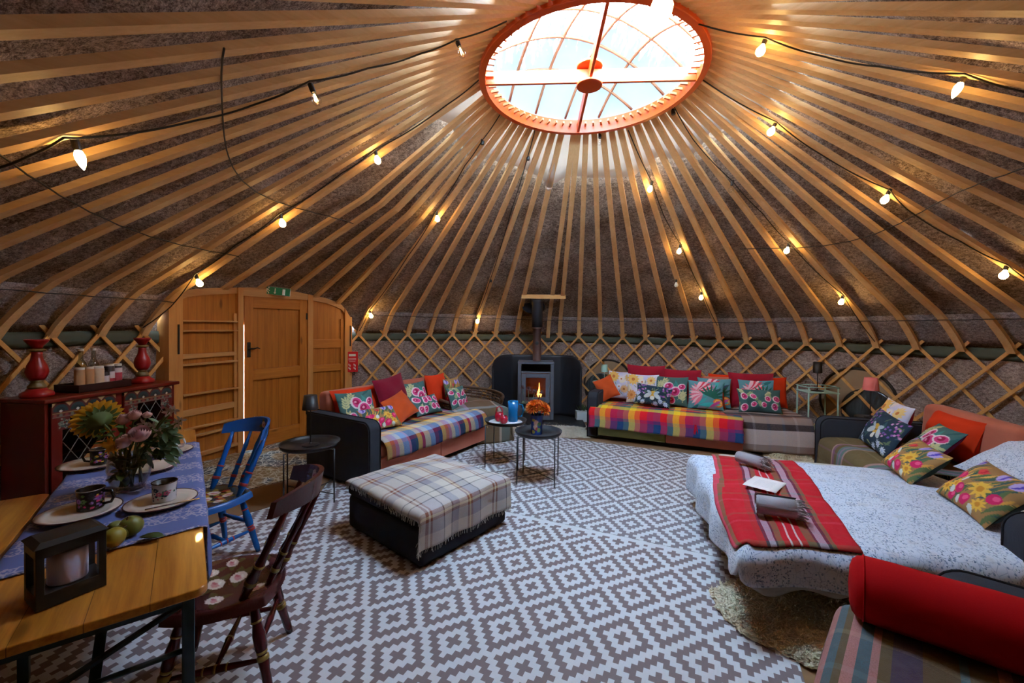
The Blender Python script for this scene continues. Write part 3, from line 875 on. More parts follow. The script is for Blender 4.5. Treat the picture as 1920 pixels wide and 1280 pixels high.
def p_tulip(n, w, h, seed=3):
    r = random.Random(seed); p = Paint(n, w, h, (168,128,78))
    for k in range(26): p.leaf(r.uniform(-.1, 1)*w, r.uniform(-.1, .5)*h, r.uniform(.14, .24), .013, r.uniform(.9, 1.4), r.choice([(84,104,74), (60,92,86), (92,112,70)]))
    for k in range(20): p.leaf(r.uniform(0, 1)*w, r.uniform(.3, .8)*h, r.uniform(.09, .15), .008, r.uniform(.7, 1.2), r.choice([(224,176,84), (58,92,88), (214,160,70)]))
    for x, y, rr, c, t_ in ((.08, .86, .05, (188,168,226), (92,72,186)), (.62, .82, .052, (184,166,228), (96,78,196)), (.86, .80, .055, (186,168,228), (88,70,190)), (.40, .74, .04, (226,70,72), (204,36,60)), (.13, .50, .045, (222,40,110), (236,80,130)), (.22, .52, .04, (222,40,110), (200,20,90))):
        p.tulip(x*w, y*h, rr, c, t_, 1.25)
    for x, y, rr in ((.30, .34, .055), (.66, .46, .07), (.18, .2, .05), (.8, .22, .05)): p.daisy(x*w, y*h, rr, 9, (232,184,70), (206,140,40), .3)
    for x, y, rr in ((.42, .28, .042), (.60, .16, .045), (.86, .44, .042), (.34, .1, .035), (.04, .3, .04)): 
        p.ell(x*w, y*h, rr, rr*.8, .4, (214,30,100)); p.ell(x*w+.008, y*h+.01, rr*.5, rr*.35, .4, (240,90,140))
    for x, y in ((.36, .48), (.30, .2), (.48, .1), (.74, .08)): p.ell(x*w, y*h, .02, .024, 0, (216,226,220))
    return p.flat()
def p_bee(n, w, h, seed=4):
    r = random.Random(seed); p = Paint(n, w, h, (28,52,70))
    for k in range(40): p.leaf(r.uniform(0, w), r.uniform(0, h), r.uniform(.05, .09), .009, r.uniform(0, 6), r.choice([(64,100,84), (150,156,110), (44,84,92), (90,110,80)]))
    for k in range(46):
        x = r.choice([r.uniform(0, .3), r.uniform(.7, 1)])*w; y = r.uniform(.45, 1)*h
        p.ell(x, y, .011, .011, 0, r.choice([(150,90,170), (190,96,168), (112,84,160), (208,150,196)]))
    for x, y in ((.12, .25), (.24, .1), (.74, .22), (.88, .14), (.6, .08), (.06, .5)): p.daisy(x*w, y*h, .04, 9, (206,220,236), (170,190,220), .2)
    p.ell(.5*w, .48*h, .045, .085, .25, (46,44,40)); p.ell(.5*w, .60*h, .044, .028, .25, (214,168,60)); p.ell(.5*w, .44*h, .043, .022, .25, (214,168,60)); p.ell(.5*w, .34*h, .034, .03, .25, (226,226,216))
    for d in (-1, 1):
        p.ell((.5+.14*d)*w, .45*h, .062, .03, -.6*d, (196,206,206)); p.ell((.5+.11*d)*w, .62*h, .04, .02, .5*d, (176,190,196))
    return p.flat()
def p_daisy(n, w, h, seed=5):
    r = random.Random(seed); p = Paint(n, w, h, (214,206,224))
    for k in range(16): p.ell(r.uniform(0, w), r.uniform(0, h), r.uniform(.03, .07), r.uniform(.03, .05), r.uniform(0, 3), r.choice([(226,222,236), (200,200,228), (232,214,206), (238,226,200)]))
    for k in range(9): p.leaf(r.uniform(0, w), r.uniform(0, h), .07, .008, r.uniform(.6, 2.5), (150,164,148))
    for x, y, rr, c in ((.2, .82, .10, (236,186,96)), (.78, .8, .075, (240,204,130)), (.5, .74, .05, (238,226,214)), (.16, .26, .085, (230,160,90)), (.62, .36, .075, (240,190,130)), (.86, .42, .045, (244,220,170)), (.42, .45, .05, (236,230,240))):
        p.daisy(x*w, y*h, rr, 11, c, (206,120,56), .1, .34, .26)
    return p.flat()
def p_jungle(n, w, h, seed=6):
    r = random.Random(seed); p = Paint(n, w, h, (96,150,160))
    for k in range(12): p.leaf(r.uniform(0, w), r.uniform(0, h), .16, .022, r.uniform(0, 6), r.choice([(40,110,112), (150,140,170), (70,176,176), (52,72,96)]))
    for k in range(9): p.leaf(.42*w, .5*h, .2, .024, 2.2+.24*k, (238,188,196) if k % 2 else (230,120,140))
    for k in range(7): p.leaf(.2*w, .62*h, .26, .022, .1+.16*k, (224,60,84) if k % 2 else (240,190,200))
    for k in range(9): p.leaf(.66*w, .42*h, .2, .016, -.2+.35*k, (30,104,88))
    p.ell(.86*w, .24*h, .065, .06, 0, (232,120,50)); 
    for k in range(12): p.ell(.86*w+.04*cos(k*.52), .24*h+.038*sin(k*.52), .010, .010, 0, (244,190,90))
    p.leaf(.3*w, .12*h, .3, .03, .1, (60,190,190)); p.leaf(.6*w, .05*h, .2, .02, .6, (206,80,160))
    return p.flat()

m_paint = painted('printed_cotton')
def cushion(name, label, P, yaw, tilt=12, roll=0, w=.45, h=.45, t=.15, paint=None, mat=None, n=18, cat='cushion', group=None, back=(170,40,90), seed=None, lie=None):
    """soft cushion; origin at the middle of its bottom edge, front towards local -y"""
    nn = 84 if paint is not None else n
    r = random.Random(seed if seed is not None else hash_label(label))
    a1, a2, a3 = r.uniform(0, 6), r.uniform(0, 6), r.uniform(-.12, .12)
    def side(sg):
        def fn(u, v):
            a, b = u*2-1, v*2-1
            p = max(0, 1-abs(a)**2.4)**.55*max(0, 1-abs(b)**2.4)**.55
            x = a*w/2*(1-.075*(1-b*b)); z = b*h/2*(1-.075*(1-a*a))
            crease = .012*sin(a*5+b*3+a1)*p+.010*sin(b*7-a*4+a2)*p
            return (x, sg*(t/2*p+crease*.6+.0015), h/2*.97+z)
        return fn
    g = G()
    if paint is not None:
        cols = paint
        g.grid(side(-1), nn, nn); g.col = {k: tuple(cols[k]) for k in range(len(cols))}
        b0 = len(g.v); g.grid(lambda u, v: side(1)(1-u, v), 20, 20)
        for k in range(b0, len(g.v)): g.col[k] = srgb(back)
        mat = m_paint
    else:
        g.grid(side(-1), nn, nn); g.grid(lambda u, v: side(1)(1-u, v), nn, nn)
    o = obj(name, g, mat, smooth=True)
    M = Matrix.Translation(P) @ Matrix.Rotation(yaw, 4, 'Z') @ Matrix.Rotation(radians(-tilt), 4, 'X') @ Matrix.Rotation(radians(roll), 4, 'Y')
    # keep the lowest corner on what it rests on
    lo = min((M @ Vector(v)).z for v in g.v[::7]); M.translation.z += P[2]-lo
    o.matrix_world = M
    return tag(o, label, cat, group)
def hash_label(s):
    q = 7
    for ch in s: q = (q*31+ord(ch)) % 100003
    return q

def fold(s, W, r):
    """position across and drop for cloth laid over an edge at 0 and at W"""
    def side(d):
        if d <= 0: return 0, 0
        a = d/r
        if a < pi/2: return r*sin(a), r*(1-cos(a))
        return r+.02*(d-r*pi/2), r+(d-r*pi/2)
    if s < r: p, d = side(r-s); return r-p, d
    if s > W-r: p, d = side(s-(W-r)); return W-r+p, d
    return s, 0
def cloth(W, D, h, s0, s1, t0, t1, nu, nv, r=.04, puff=0, rip=.012, rf=24, shear=0, wrk=0, seed=0, cm=.35):
    q0 = random.Random(seed).uniform(0, 6)
    def fn(u, v):
        t = t0+(t1-t0)*v; s = s0+(s1-s0)*u+shear*(v-.5)
        x, dx = fold(s, W, r); y, dy = fold(t, D, r)
        d = max(dx, dy)+cm*min(dx, dy)
        k = min(1, d/.12)
        ox = (1 if s > W/2 else -1)*rip*sin(t*rf+q0)*min(1, dx/.12); oy = (1 if t > D/2 else -1)*rip*sin(s*rf+q0)*min(1, dy/.12)
        z = h-d+puff*max(0, 1-((x/W-.5)*2)**2)*max(0, 1-((y/D-.5)*2)**2)
        z += wrk*(sin(s*13+t*4+q0)+sin(t*17-s*6)+.6*sin(s*29+t*23))*(1-k)
        return (x+ox+(rip if dx > 0 else 0)*(1 if s > W/2 else -1), y+oy+(rip if dy > 0 else 0)*(1 if t > D/2 else -1), z)
    return fn
def fringe(fn, edge, n, L, rr, mats, name='fringe', parent=None, label=None, down=(0,0,-1), width=.0022):
    g = G()
    for k in range(n):
        q = (k+.5)/n
        p = Vector(fn(*( (q, edge[1]) if edge[0] == 'v' else (edge[1], q))))
        a = Vector((rr.uniform(-.4, .4), rr.uniform(-.4, .4), 0))*L
        e = p+Vector(down)*L*rr.uniform(.7, 1.1)+a
        g.tube([p, p.lerp(e, .5)+a*.2, e], width, 3, cap=False)
    o = obj(name, g, mats, parent); o['kind'] = 'stuff'
    return o

# ------------------------------------------------------------------ rugs on the floor
def rug_mat(name, light, dark, bands, border):
    """stepped diamonds: whole cells of one unit, coloured by their diamond distance from the lattice of crosses"""
    t = NT(name); US = (.02754, .03213); HP = (7, 6)
    v = t.coord('Object'); sx = t.node('ShaderNodeSeparateXYZ'); t.l.new(v, sx.inputs[0])
    ds = []
    for ax in (0, 1):
        i = t.math('FLOOR', t.math('ADD', t.math('DIVIDE', sx.outputs[ax], US[ax]), .5))
        ds.append(t.math('ABSOLUTE', t.math('WRAP', i, HP[ax], -HP[ax])))
    d1 = t.math('ADD', ds[0], ds[1])
    d = t.math('MINIMUM', d1, t.math('SUBTRACT', 13, d1))
    q = t.math('DIVIDE', t.math('ADD', d, .5), 8)
    c = t.ramp(q, [(b/8, dark if k else light) for b, k in bands], 'CONSTANT')
    if border:
        e = t.math('GREATER_THAN', sx.outputs[1], border)
        c = t.mix(e, c, light)
    # woven plastic straw
    wv = t.node('ShaderNodeTexWave', wave_type='BANDS', bands_direction='Y'); t.l.new(v, wv.inputs[0]); wv.inputs['Scale'].default_value = 90
    wx = t.node('ShaderNodeTexWave', wave_type='BANDS', bands_direction='X'); t.l.new(v, wx.inputs[0]); wx.inputs['Scale'].default_value = 55
    n = t.noise(v, 3, 3)
    hh = t.math('MULTIPLY', wv.outputs[1], wx.outputs[1])
    c = t.mix(t.math('MULTIPLY', t.math('SUBTRACT', 1, hh), .16), c, tuple(x*.5 for x in dark))
    c = t.mix(t.math('MULTIPLY', n.outputs[0], .12), c, (.42, .42, .44))
    t.base(c); t.set(Roughness=.62); t.bump(hh, .3, .002)
    return t.m
RA = -.4287; RO = Vector((.1838*1.6, 1.7939*1.6, 0))
def to_rug(p):
    q = Matrix.Rotation(-RA, 3, 'Z') @ (Vector(p)-RO); return q
wl, dk = srgb(224,228,234), srgb(126,110,112)
sm = to_rug(at_z(1130, 999, 0)).y
rx = to_rug(at_z(1500, 1250, 0)).x
g = G()
def slab(x0, x1, y0, y1, z): 
    gg = G(); gg.box(((x0+x1)/2, (y0+y1)/2, z/2), (x1-x0, y1-y0, z)); return gg
o = obj('rug', slab(-2.75, rx, -2.3, sm, .005), rug_mat('rug_near', wl, dk, [(0, 1), (2, 0), (4, 1), (6, 0)], sm-.045), loc=RO, rot=(0, 0, RA))
tag(o, 'near taupe and white diamond rug under the ottoman, ending at a plain white strip', 'rug')
fa = to_rug(at_z(1183.4, 982.2, 0))
ro2 = RO+Matrix.Rotation(RA, 3, 'Z') @ Vector((fa.x, fa.y, 0))
lx = to_rug(at_z(1330, 850, 0)).x
o = obj('rug', slab(-2.6-fa.x, 1.75-fa.x, sm+.004-fa.y, sm+2.5-fa.y, .005), rug_mat('rug_far', wl, srgb(128,120,126), [(0, 0), (2, 1), (4, 0), (6, 1)], None), loc=ro2, rot=(0, 0, RA))
tag(o, 'far taupe and white diamond rug under the two tray tables in front of the stove', 'rug')
# ------------------------------------------------------------------ sofas
m_char = fabric('charcoal_corduroy', srgb(58,62,70), 300, .2, .12, rib=('X', 60))
m_charp = fabric('charcoal_piping', srgb(30,32,36), 300, .2, .1)
m_peach = fabric('peach_velvet', srgb(196,112,88), 260, .15, .10, sheen=.5)
m_green_s = fabric('sage_velvet', srgb(140,146,96), 260, .15, .10)
m_orange_f = fabric('orange_cotton', srgb(224,62,26), 300, .2, .10)
m_rust = fabric('rust_velvet', srgb(206,82,34), 300, .2, .12, sheen=.4)
m_wine = fabric('wine_velvet', srgb(128,18,44), 300, .2, .15, sheen=.5)
m_wine2 = fabric('crimson_velvet', srgb(164,26,48), 300, .2, .12, sheen=.5)
m_redb = fabric('red_cotton', srgb(182,6,14), 300, .15, .06)
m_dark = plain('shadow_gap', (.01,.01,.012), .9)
def sbox(name, c, d, mat, root, bev=.03, seg=3, rx=0, label=None):
    g = G(); g.box((0, 0, 0), d)
    return obj(name, g, mat, root, loc=c, rot=(rx, 0, 0), bevel=bev, seg=seg, label=label)
def arm(root, x0, x1, D, h=.66, y0=0):
    """padded slab arm with a rounded front and piping round its edge"""
    def prof(x):
        pts = []; r = .09
        for k in range(7):
            a = pi+ (pi/2)*k/6; pts.append((y0+r+r*cos(a), h-r-r*sin(a)))
        pts += [(D, h), (D, .03), (y0, .03)]
        return pts
    P = prof(0); g = G(); w_ = x1-x0
    M = Matrix(((0,0,1,0),(1,0,0,0),(0,1,0,0),(0,0,0,1)))
    g.prism(P, x0, x1, m=M)
    a_ = obj('arm', g, m_char, root, bevel=.018, seg=3)
    for x in (x0+.012, x1-.012):
        g = G(); g.tube([(x, y, z) for y, z in P], .007, 6, closed=True); obj('piping', g, m_charp, a_, smooth=True)
    return a_
def sofa(label, rz, org, L, D, seats, backs, armL, armR, bh=.88, fronts=(), seat_mat=None, sh=.43, armw=.15, drawer=None, armD=None, armY=0):
    root = thing('sofa', label, 'sofa', (org[0], org[1], .005), rz)
    x0 = armw if armL else 0; x1 = L-(armw if armR else 0)
    g = G(); g.box(((x0+x1)/2, .06+(D-.1)/2, .03), (x1-x0-.02, D-.12, .06)); obj('plinth', g, m_dark, root)
    n = len(seats); wd = (x1-x0)/n
    for k in range(n):
        xa = x0+wd*k
        fm = fronts[k] if k < len(fronts) else m_peach
        sbox('drawer_front', (xa+wd/2, .03, .17), (wd-.006, .05, .22), fm, root, .012)
        sbox('seat_box', (xa+wd/2, (D-.1)/2+.03, .18), (wd-.004, D-.16, .2), m_char, root, .01)
        sbox('seat_cushion', (xa+wd/2, (D-.16)/2, sh-.075), (wd-.004, D-.16, .15), seats[k], root, .045)
    n = len(backs); wd = (x1-x0)/n
    for k in range(n):
        xa = x0+wd*k
        sbox('backrest', (xa+wd/2, D-.10, (bh+.1)/2), (wd-.005, .18, bh-.1), backs[k], root, .05, rx=radians(-4))
    if armL: arm(root, 0, armw, armD or D-.02, y0=armY)
    if armR: arm(root, L-armw, L, armD or D-.02)
    return root
def local(root):
    return Matrix.Translation(root.location) @ Matrix.Rotation(root.rotation_euler.z, 4, 'Z')

# left sofa --------------------------------------------------------
SL = sofa('long sofa with charcoal near arm and peach back right of the pine door', radians(58.6), (-1.35, 3.91), 1.93, 1.02, [m_peach, m_peach], [m_peach, m_peach], True, False, .86, (m_peach, m_peach))
ML_ = local(SL)
Y, O, R_, K, CRM, LB, NV, PK, DG, MR_ = (236,186,52), (226,120,40), (196,36,44), (30,34,40), (232,214,172), (134,164,206), (22,44,84), (206,130,150), (34,74,70), (112,28,66)
pl_left = plaid('throw_left', stops([(8, Y), (6, O), (5, PK), (7, CRM), (9, LB), (4, PK), (9, NV), (5, DG), (8, Y), (5, R_), (9, CRM), (9, LB), (8, MR_), (9, NV)]),
    stops([(7, CRM), (5, R_), (9, MR_), (11, NV), (6, DG), (10, MR_), (5, R_), (11, DG), (8, NV), (4, Y), (17, CRM), (12, LB), (5, MR_), (16, NV)]), 2.1, 1.0, blend=.60, fuzz=.08)
def drape_on_sofa(name, label, M, path, x0, x1, mat, cat='throw blanket', nu=60, wav=.008, frn=True, skew=0, seed=1, fm=None, bulge=0, th=.006):
    """cloth following a (depth, height) path across the sofa between two places along it"""
    P = [Vector((a, b, 0)) for a, b in path]
    # smooth the path with a spline
    Q = []
    for i in range(len(P)-1):
        p0 = P[max(i-1, 0)]; p1 = P[i]; p2 = P[i+1]; p3 = P[min(i+2, len(P)-1)]
        for k in range(6):
            t_ = k/6
            Q.append(.5*((2*p1)+(p2-p0)*t_+(2*p0-5*p1+4*p2-p3)*t_*t_+(3*p1-p0-3*p2+p3)*t_**3))
    Q.append(P[-1])
    Ls = [0]
    for a, b in zip(Q, Q[1:]): Ls.append(Ls[-1]+(b-a).length)
    r = random.Random(seed); f1, f2 = r.uniform(0, 6), r.uniform(0, 6)
    def fn(u, v):
        d = v*Ls[-1]; i = 0
        while i < len(Q)-2 and Ls[i+1] < d: i += 1
        q = (d-Ls[i])/max(1e-6, Ls[i+1]-Ls[i]); p = Q[i].lerp(Q[i+1], min(1, q))
        x = x0+(x1-x0)*u+skew*(v-.5)
        k = max(0, (v-.72)/.28)
        return M @ Vector((x+.006*sin(v*21+f1), p.x-wav*(sin(x*16+f1)+1.1)*k*1.6-.004, p.y+wav*(.6+.4*sin(x*9+v*8+f2)+.4*sin(v*26+x*5))*(1-k)+bulge*sin(pi*u)))
    g = G(); g.grid(fn, nu, max(24, len(Q)))
    o = obj(name, g, mat, smooth=True, solid=th)
    tag(o, label, cat)
    if frn: fringe(fn, ('h', 1.0), 90, .03, r, fm or mat, parent=o)
    return o, fn
drape_on_sofa('throw_blanket', 'bright check throw with pastel front edge on the left sofa seat', ML_,
    [(.86, .455), (.5, .455), (.2, .46), (.05, .465), (-.02, .43), (-.045, .36), (-.05, .27)], .17, 1.88, pl_left, skew=.0)
def on(M, x, y, z=0): return M @ Vector((x, y, z))
def cus(root_m, rz, name, label, x, y, z, yaw, **kw):
    p = on(root_m, x, y, z); kw.setdefault('tilt', 14)
    return cushion(name, label, p, rz+radians(yaw), **kw)
RL = SL.rotation_euler.z
ZS = .47
cus(ML_, RL, 'bolster_cushion', 'wide orange back cushion at the near end of the left sofa', .62, .74, ZS, 0, tilt=16, w=.90, h=.42, t=.2, mat=m_orange_f)
cus(ML_, RL, 'cushion', 'teal poppy cushion leaning by the charcoal arm of the left sofa', .36, .56, ZS, -8, tilt=24, w=.44, h=.42, t=.14, paint=p_teal(84, .44, .42, 1))
cus(ML_, RL, 'cushion', 'ochre tulip cushion lying low beside the charcoal arm of the left sofa', .46, .30, ZS, -6, tilt=42, w=.46, h=.28, t=.13, paint=p_tulip(84, .46, .30, 3))
cus(ML_, RL, 'cushion', 'dark wine velvet cushion standing in the middle of the left sofa', .93, .60, ZS, 4, tilt=16, roll=-6, w=.50, h=.50, t=.17, mat=m_wine)
cus(ML_, RL, 'cushion', 'rust orange cushion tipped against the wine velvet cushion on the left sofa', .88, .36, ZS, 4, tilt=40, roll=-14, w=.44, h=.34, t=.12, mat=m_rust)
cus(ML_, RL, 'cushion', 'teal poppy cushion standing behind the small poppy cushion mid left sofa', 1.33, .64, ZS, 0, tilt=20, w=.44, h=.40, t=.14, paint=p_teal(84, .44, .40, 5))
cus(ML_, RL, 'cushion', 'small many-flowered teal cushion lying mid seat on the left sofa', 1.30, .42, ZS, -4, tilt=36, w=.44, h=.27, t=.13, paint=p_tealmany(84, .44, .27, 2))
cus(ML_, RL, 'bolster_cushion', 'second orange back cushion behind the paired flowered cushions of the left sofa', 1.35, .84, ZS, 0, tilt=10, w=.6, h=.40, t=.14, mat=m_orange_f)
cus(ML_, RL, 'cushion', 'upright orange cushion behind the ochre tulip cushion near the wicker chair', 1.74, .66, ZS, 0, tilt=12, w=.40, h=.46, t=.18, mat=m_orange_f)
cus(ML_, RL, 'cushion', 'ochre tulip cushion upright between orange and poppy cushions near the wicker chair', 1.90, .52, ZS, 8, tilt=10, w=.40, h=.40, t=.13, paint=p_tulip(84, .40, .40, 9))
cus(ML_, RL, 'cushion', 'small teal poppy cushion at the far end of the left sofa nearest the wicker chair', 1.84, .36, ZS, 2, tilt=22, w=.38, h=.30, t=.13, paint=p_tealmany(84, .38, .30, 12))

# wicker tub chair under a brown plaid blanket --------------------------------------------------
m_wick = plain('dark_wicker', srgb(92,66,46), .6, .25, 60, bump=.4)
WC = Vector((-.62, 6.02, .0))
wk = thing('wicker_chair', 'round dark wicker tub chair between the left sofa and the stove', 'chair', WC, radians(28))
g = G(); g.lathe([(.30, 0), (.36, .06), (.40, .22), (.43, .38), (.40, .38), (.37, .2)], 28); obj('base', g, m_wick, wk, smooth=True)
for k, (z, r) in enumerate(((.42, .46), (.46, .475), (.50, .485), (.54, .495), (.585, .50))):
    g = G(); pts = [(r*cos(radians(a)), r*sin(radians(a)), z-.03+.10*(1-abs(a-90)/140)) for a in range(-40, 221, 8)]
    g.tube(pts, .012 if k < 4 else .022, 6); obj('rim_cane', g, m_wick, wk, smooth=True)
for k in range(26):
    a = radians(-38+10*k); zz = -.03+.10*(1-abs(degrees(a)-90)/140)
    g = G(); g.tube([(.42*cos(a), .42*sin(a), .34), (.46*cos(a+.05), .46*sin(a+.05), .44), (.497*cos(a), .497*sin(a), .58+zz)], .009, 5); obj('stake', g, m_wick, wk, smooth=True)
BR = (104,86,66); pl_wick = plaid('throw_brown', stops([(20, (96,84,66)), (2, (196,176,168)), (6, (120,150,150)), (3, (168,140,170)), (24, (108,88,64)), (2, (206,190,176)), (7, (84,110,112))]),
    stops([(24, BR), (3, (206,196,190)), (20, (88,80,62)), (4, (150,160,166)), (18, (112,84,66)), (2, (190,150,140))]), 1.3, 1.6, fuzz=.08)
MW = Matrix.Translation((WC.x, WC.y, 0)) @ Matrix.Rotation(radians(28), 4, 'Z') @ Matrix.Translation((-.42, -.50, 0))
g = G(); g.grid(cloth(.84, .80, .46, -.30, 1.14, -.42, .74, 50, 46, r=.08, puff=.09, rip=.02, rf=14, wrk=.004), 44, 40)
ob = obj('throw_blanket', g, pl_wick, smooth=True, solid=.006); ob.matrix_world = MW; tag(ob, 'brown plaid blanket draped over the wicker chair at the far end of the left sofa', 'throw blanket')

# ottoman --------------------------------------------------------------------------
OT_RZ = atan2(3.33-2.66, -.03+.58)
ot = thing('ottoman', 'square charcoal storage ottoman with overhanging lid in the middle of the near rug', 'ottoman', (-.581, 2.66, .005), OT_RZ)
OW, OD = .868, .90
sbox('body', (OW/2, OD/2, .14), (OW, OD, .25), fabric('ottoman_cloth', srgb(44,46,52), 300, .2, .1), ot, .03)
sbox('lid', (OW/2, OD/2, .315), (OW+.01, OD+.01, .10), MATS['ottoman_cloth'], ot, .03)
g = G(); g.box((OW/2, OD/2, .02), (OW-.06, OD-.06, .03)); obj('foot_frame', g, m_dark, ot)
W1, W2, RU, BL, GY = (206,198,188), (186,180,184), (136,82,62), (64,70,82), (150,148,160)
pl_ott = plaid('throw_ottoman', stops([(10, W1), (2, RU), (2, W1), (2, RU), (12, W2), (1.4, BL), (9, W1), (1.4, BL), (8, GY), (10, W1), (2, RU), (1.6, (216,190,130)), (2, RU), (10, GY), (1.4, BL), (8, W1)]),
    stops([(10, W1), (9, GY), (2, RU), (2, (214,196,150)), (3, RU), (10, W2), (1.3, BL), (7, W1), (1.3, BL), (12, W1), (9, GY), (2, RU), (2, W1), (2, RU), (10, W1)]), 1.5, 1.6, fuzz=.2)
MO = Matrix.Translation((-.581, 2.66, .0)) @ Matrix.Rotation(OT_RZ, 4, 'Z')
oc = cloth(OW+.02, OD+.02, .385, -.02, OW+.08, -.22, OD+.05, 56, 60, r=.035, puff=.045, rip=.012, rf=19, wrk=.0025, shear=.05)
g = G(); g.grid(oc, 56, 60)
ob = obj('throw_blanket', g, pl_ott, smooth=True, solid=.006); ob.matrix_world = MO @ Matrix.Translation((-.01, -.01, 0))
tag(ob, 'pale wool plaid throw with rust stripes covering the ottoman top', 'throw blanket')
m_fr = fabric('wool_fringe', srgb(196,192,182), 300, .1)
fringe(oc, ('h', 0), 110, .035, rnd, m_fr, parent=ob)
fringe(oc, ('v', 0), 60, .03, rnd, m_fr, parent=ob)

# right sofa ------------------------------------------------------------------------
RR = radians(-24.5); OR_ = (1.085, 5.935)
SR = sofa('long colourful sofa under the lattice right of the stove', RR, OR_, 1.98, 1.02, [m_peach, m_peach], [m_peach, m_peach], True, False, .88, (m_green_s, m_peach), armw=.16, armD=.9)
MR_s = local(SR)
B2, YL, OG, RD_, PU, TE = (28,66,112), (248,214,50), (240,128,50), (218,24,36), (136,36,96), (96,126,112)
pl_right = plaid('throw_right', stops([(8, RD_), (7, TE), (8, YL), (7, OG), (9, PU), (8, B2), (7, TE), (8, YL), (7, OG), (9, RD_), (8, PU), (9, B2)]),
    stops([(6, B2), (7, RD_), (5, YL), (8, B2), (7, TE), (6, OG), (7, RD_), (6, B2), (8, TE), (16, YL), (17, RD_), (6, PU), (16, B2)]), 2.0, 1.0, blend=.53, fuzz=.04)
dr, fnr = drape_on_sofa('throw_blanket', 'vivid red, yellow and blue check throw over the front of the right sofa', MR_s,
    [(.55, .455), (.3, .46), (.10, .465), (.0, .45), (-.05, .40), (-.065, .30), (-.075, .19)], .05, 1.97, pl_right, seed=4)
fr_y = fabric('yellow_yarn', srgb(244,200,40), 300, .1); fr_r = fabric('red_yarn', srgb(190,24,50), 300, .1)
for m_, ll, v0 in ((fr_y, .13, .62), (fr_r, .13, .80)):
    g = G(); b = Vector(fnr(.72, v0))
    for k in range(12):
        q = rnd.uniform(-.03, .03); g.tube([b+Vector((q*.3, -.012, 0)), b+Vector((q, -.03, -ll*rnd.uniform(.6, 1)))], .004, 4)
    o = obj('tassel', g, m_, dr); o['kind'] = 'stuff'
# chaise at its right end
CH_RZ = radians(-12); CHO = (2.80, 5.30)
ch = thing('chaise', 'corner chaise seat in charcoal under a brown striped plaid beside the mint tray table', 'sofa', (CHO[0], CHO[1], .005), CH_RZ)
MC = local(ch)
sbox('base', (.47, .55, .18), (.94, 1.02, .30), m_char, ch, .02)
sbox('seat_cushion', (.47, .55, .375), (.94, 1.04, .13), m_char, ch, .04)
sbox('backrest', (.47, 1.06, .46), (.92, .15, .72), m_peach, ch, .05)
WH, BK, BN, GR = (206,190,184), (44,36,44), (112,84,74), (150,132,124)
pl_ch = plaid('throw_chaise', stops([(14, (150,130,122)), (3, (110,130,150)), (12, (120,100,92)), (3, (190,180,178)), (14, (140,120,110)), (4, (100,112,128))]),
    stops([(8, BN), (2, WH), (4, BK), (2, WH), (4, BN), (2, WH), (5, BK), (3, WH), (5, BN), (3, WH), (8, BK), (3, BN), (6, GR), (4, BK), (10, WH), (5, GR)]), 2, 1, blend=.80, fuzz=.1)
drape_on_sofa('throw_blanket', 'brown, black and white striped plaid hanging over the front of the corner chaise', MC,
    [(.98, .46), (.6, .46), (.2, .462), (.08, .465), (-.0, .43), (-.025, .36), (-.04, .20), (-.045, .05)], -.01, .96, pl_ch, seed=7)
RC = CH_RZ
def cr(*a, **k): return cus(MR_s, RR, *a, **k)
cr('cushion', 'small rust orange cushion tipped against the charcoal arm of the right sofa', .27, .42, ZS, 20, tilt=20, roll=-24, w=.30, h=.34, t=.12, mat=m_rust)
cr('cushion', 'pale daisy cushion at the back next to the charcoal arm of the right sofa', .36, .74, ZS, 0, tilt=10, w=.42, h=.44, t=.14, paint=p_daisy(84, .42, .44, 5))
cr('cushion', 'large crimson velvet cushion standing behind a daisy cushion on the right sofa', .72, .70, ZS, 0, tilt=8, w=.56, h=.56, t=.15, mat=m_wine2)
cr('cushion', 'pale daisy cushion in front of the large crimson cushion on the right sofa', .70, .50, ZS, 0, tilt=12, w=.46, h=.44, t=.13, paint=p_daisy(84, .46, .44, 6))
cr('cushion', 'second crimson velvet cushion behind the teal poppy cushion on the right sofa', 1.22, .72, ZS, 0, tilt=8, w=.56, h=.52, t=.14, mat=m_wine2)
cr('cushion', 'teal poppy cushion standing right of the bee cushion on the right sofa', 1.10, .50, ZS, 0, tilt=12, w=.46, h=.43, t=.13, paint=p_teal(84, .46, .43, 8))
cr('cushion', 'small navy bee cushion lying in front of the daisy cushion on the right sofa', .86, .28, ZS, -4, tilt=20, roll=5, w=.50, h=.30, t=.13, paint=p_bee(84, .50, .30, 4))
cr('cushion', 'turquoise and pink jungle cushion at the back of the right sofa', 1.66, .66, ZS, 0, tilt=10, w=.44, h=.42, t=.13, paint=p_jungle(84, .44, .42, 6))
cr('cushion', 'pink and turquoise jungle cushion with an orange bloom at the front of the right sofa', 1.55, .44, ZS, 0, tilt=14, w=.46, h=.40, t=.13, paint=p_jungle(84, .46, .40, 7))
cc = lambda *a, **k: cus(MC, RC, *a, **k)
cc('cushion', 'small rust orange cushion squeezed between jungle cushion and corner chaise cushions', -.02, .50, ZS, 0, tilt=12, w=.24, h=.30, t=.12, mat=m_rust)
cc('cushion', 'tall orange back cushion left of the crimson cushion on the corner chaise', .17, .80, ZS, 0, tilt=8, w=.44, h=.46, t=.16, mat=m_orange_f)
cc('cushion', 'crimson velvet cushion standing behind the jungle cushion on the corner chaise', .48, .66, ZS, 0, tilt=8, w=.60, h=.50, t=.14, mat=m_wine2)
cc('cushion', 'orange back cushion at the right end of the corner chaise by the mint table', .78, .76, ZS, 0, tilt=8, w=.40, h=.44, t=.16, mat=m_orange_f)
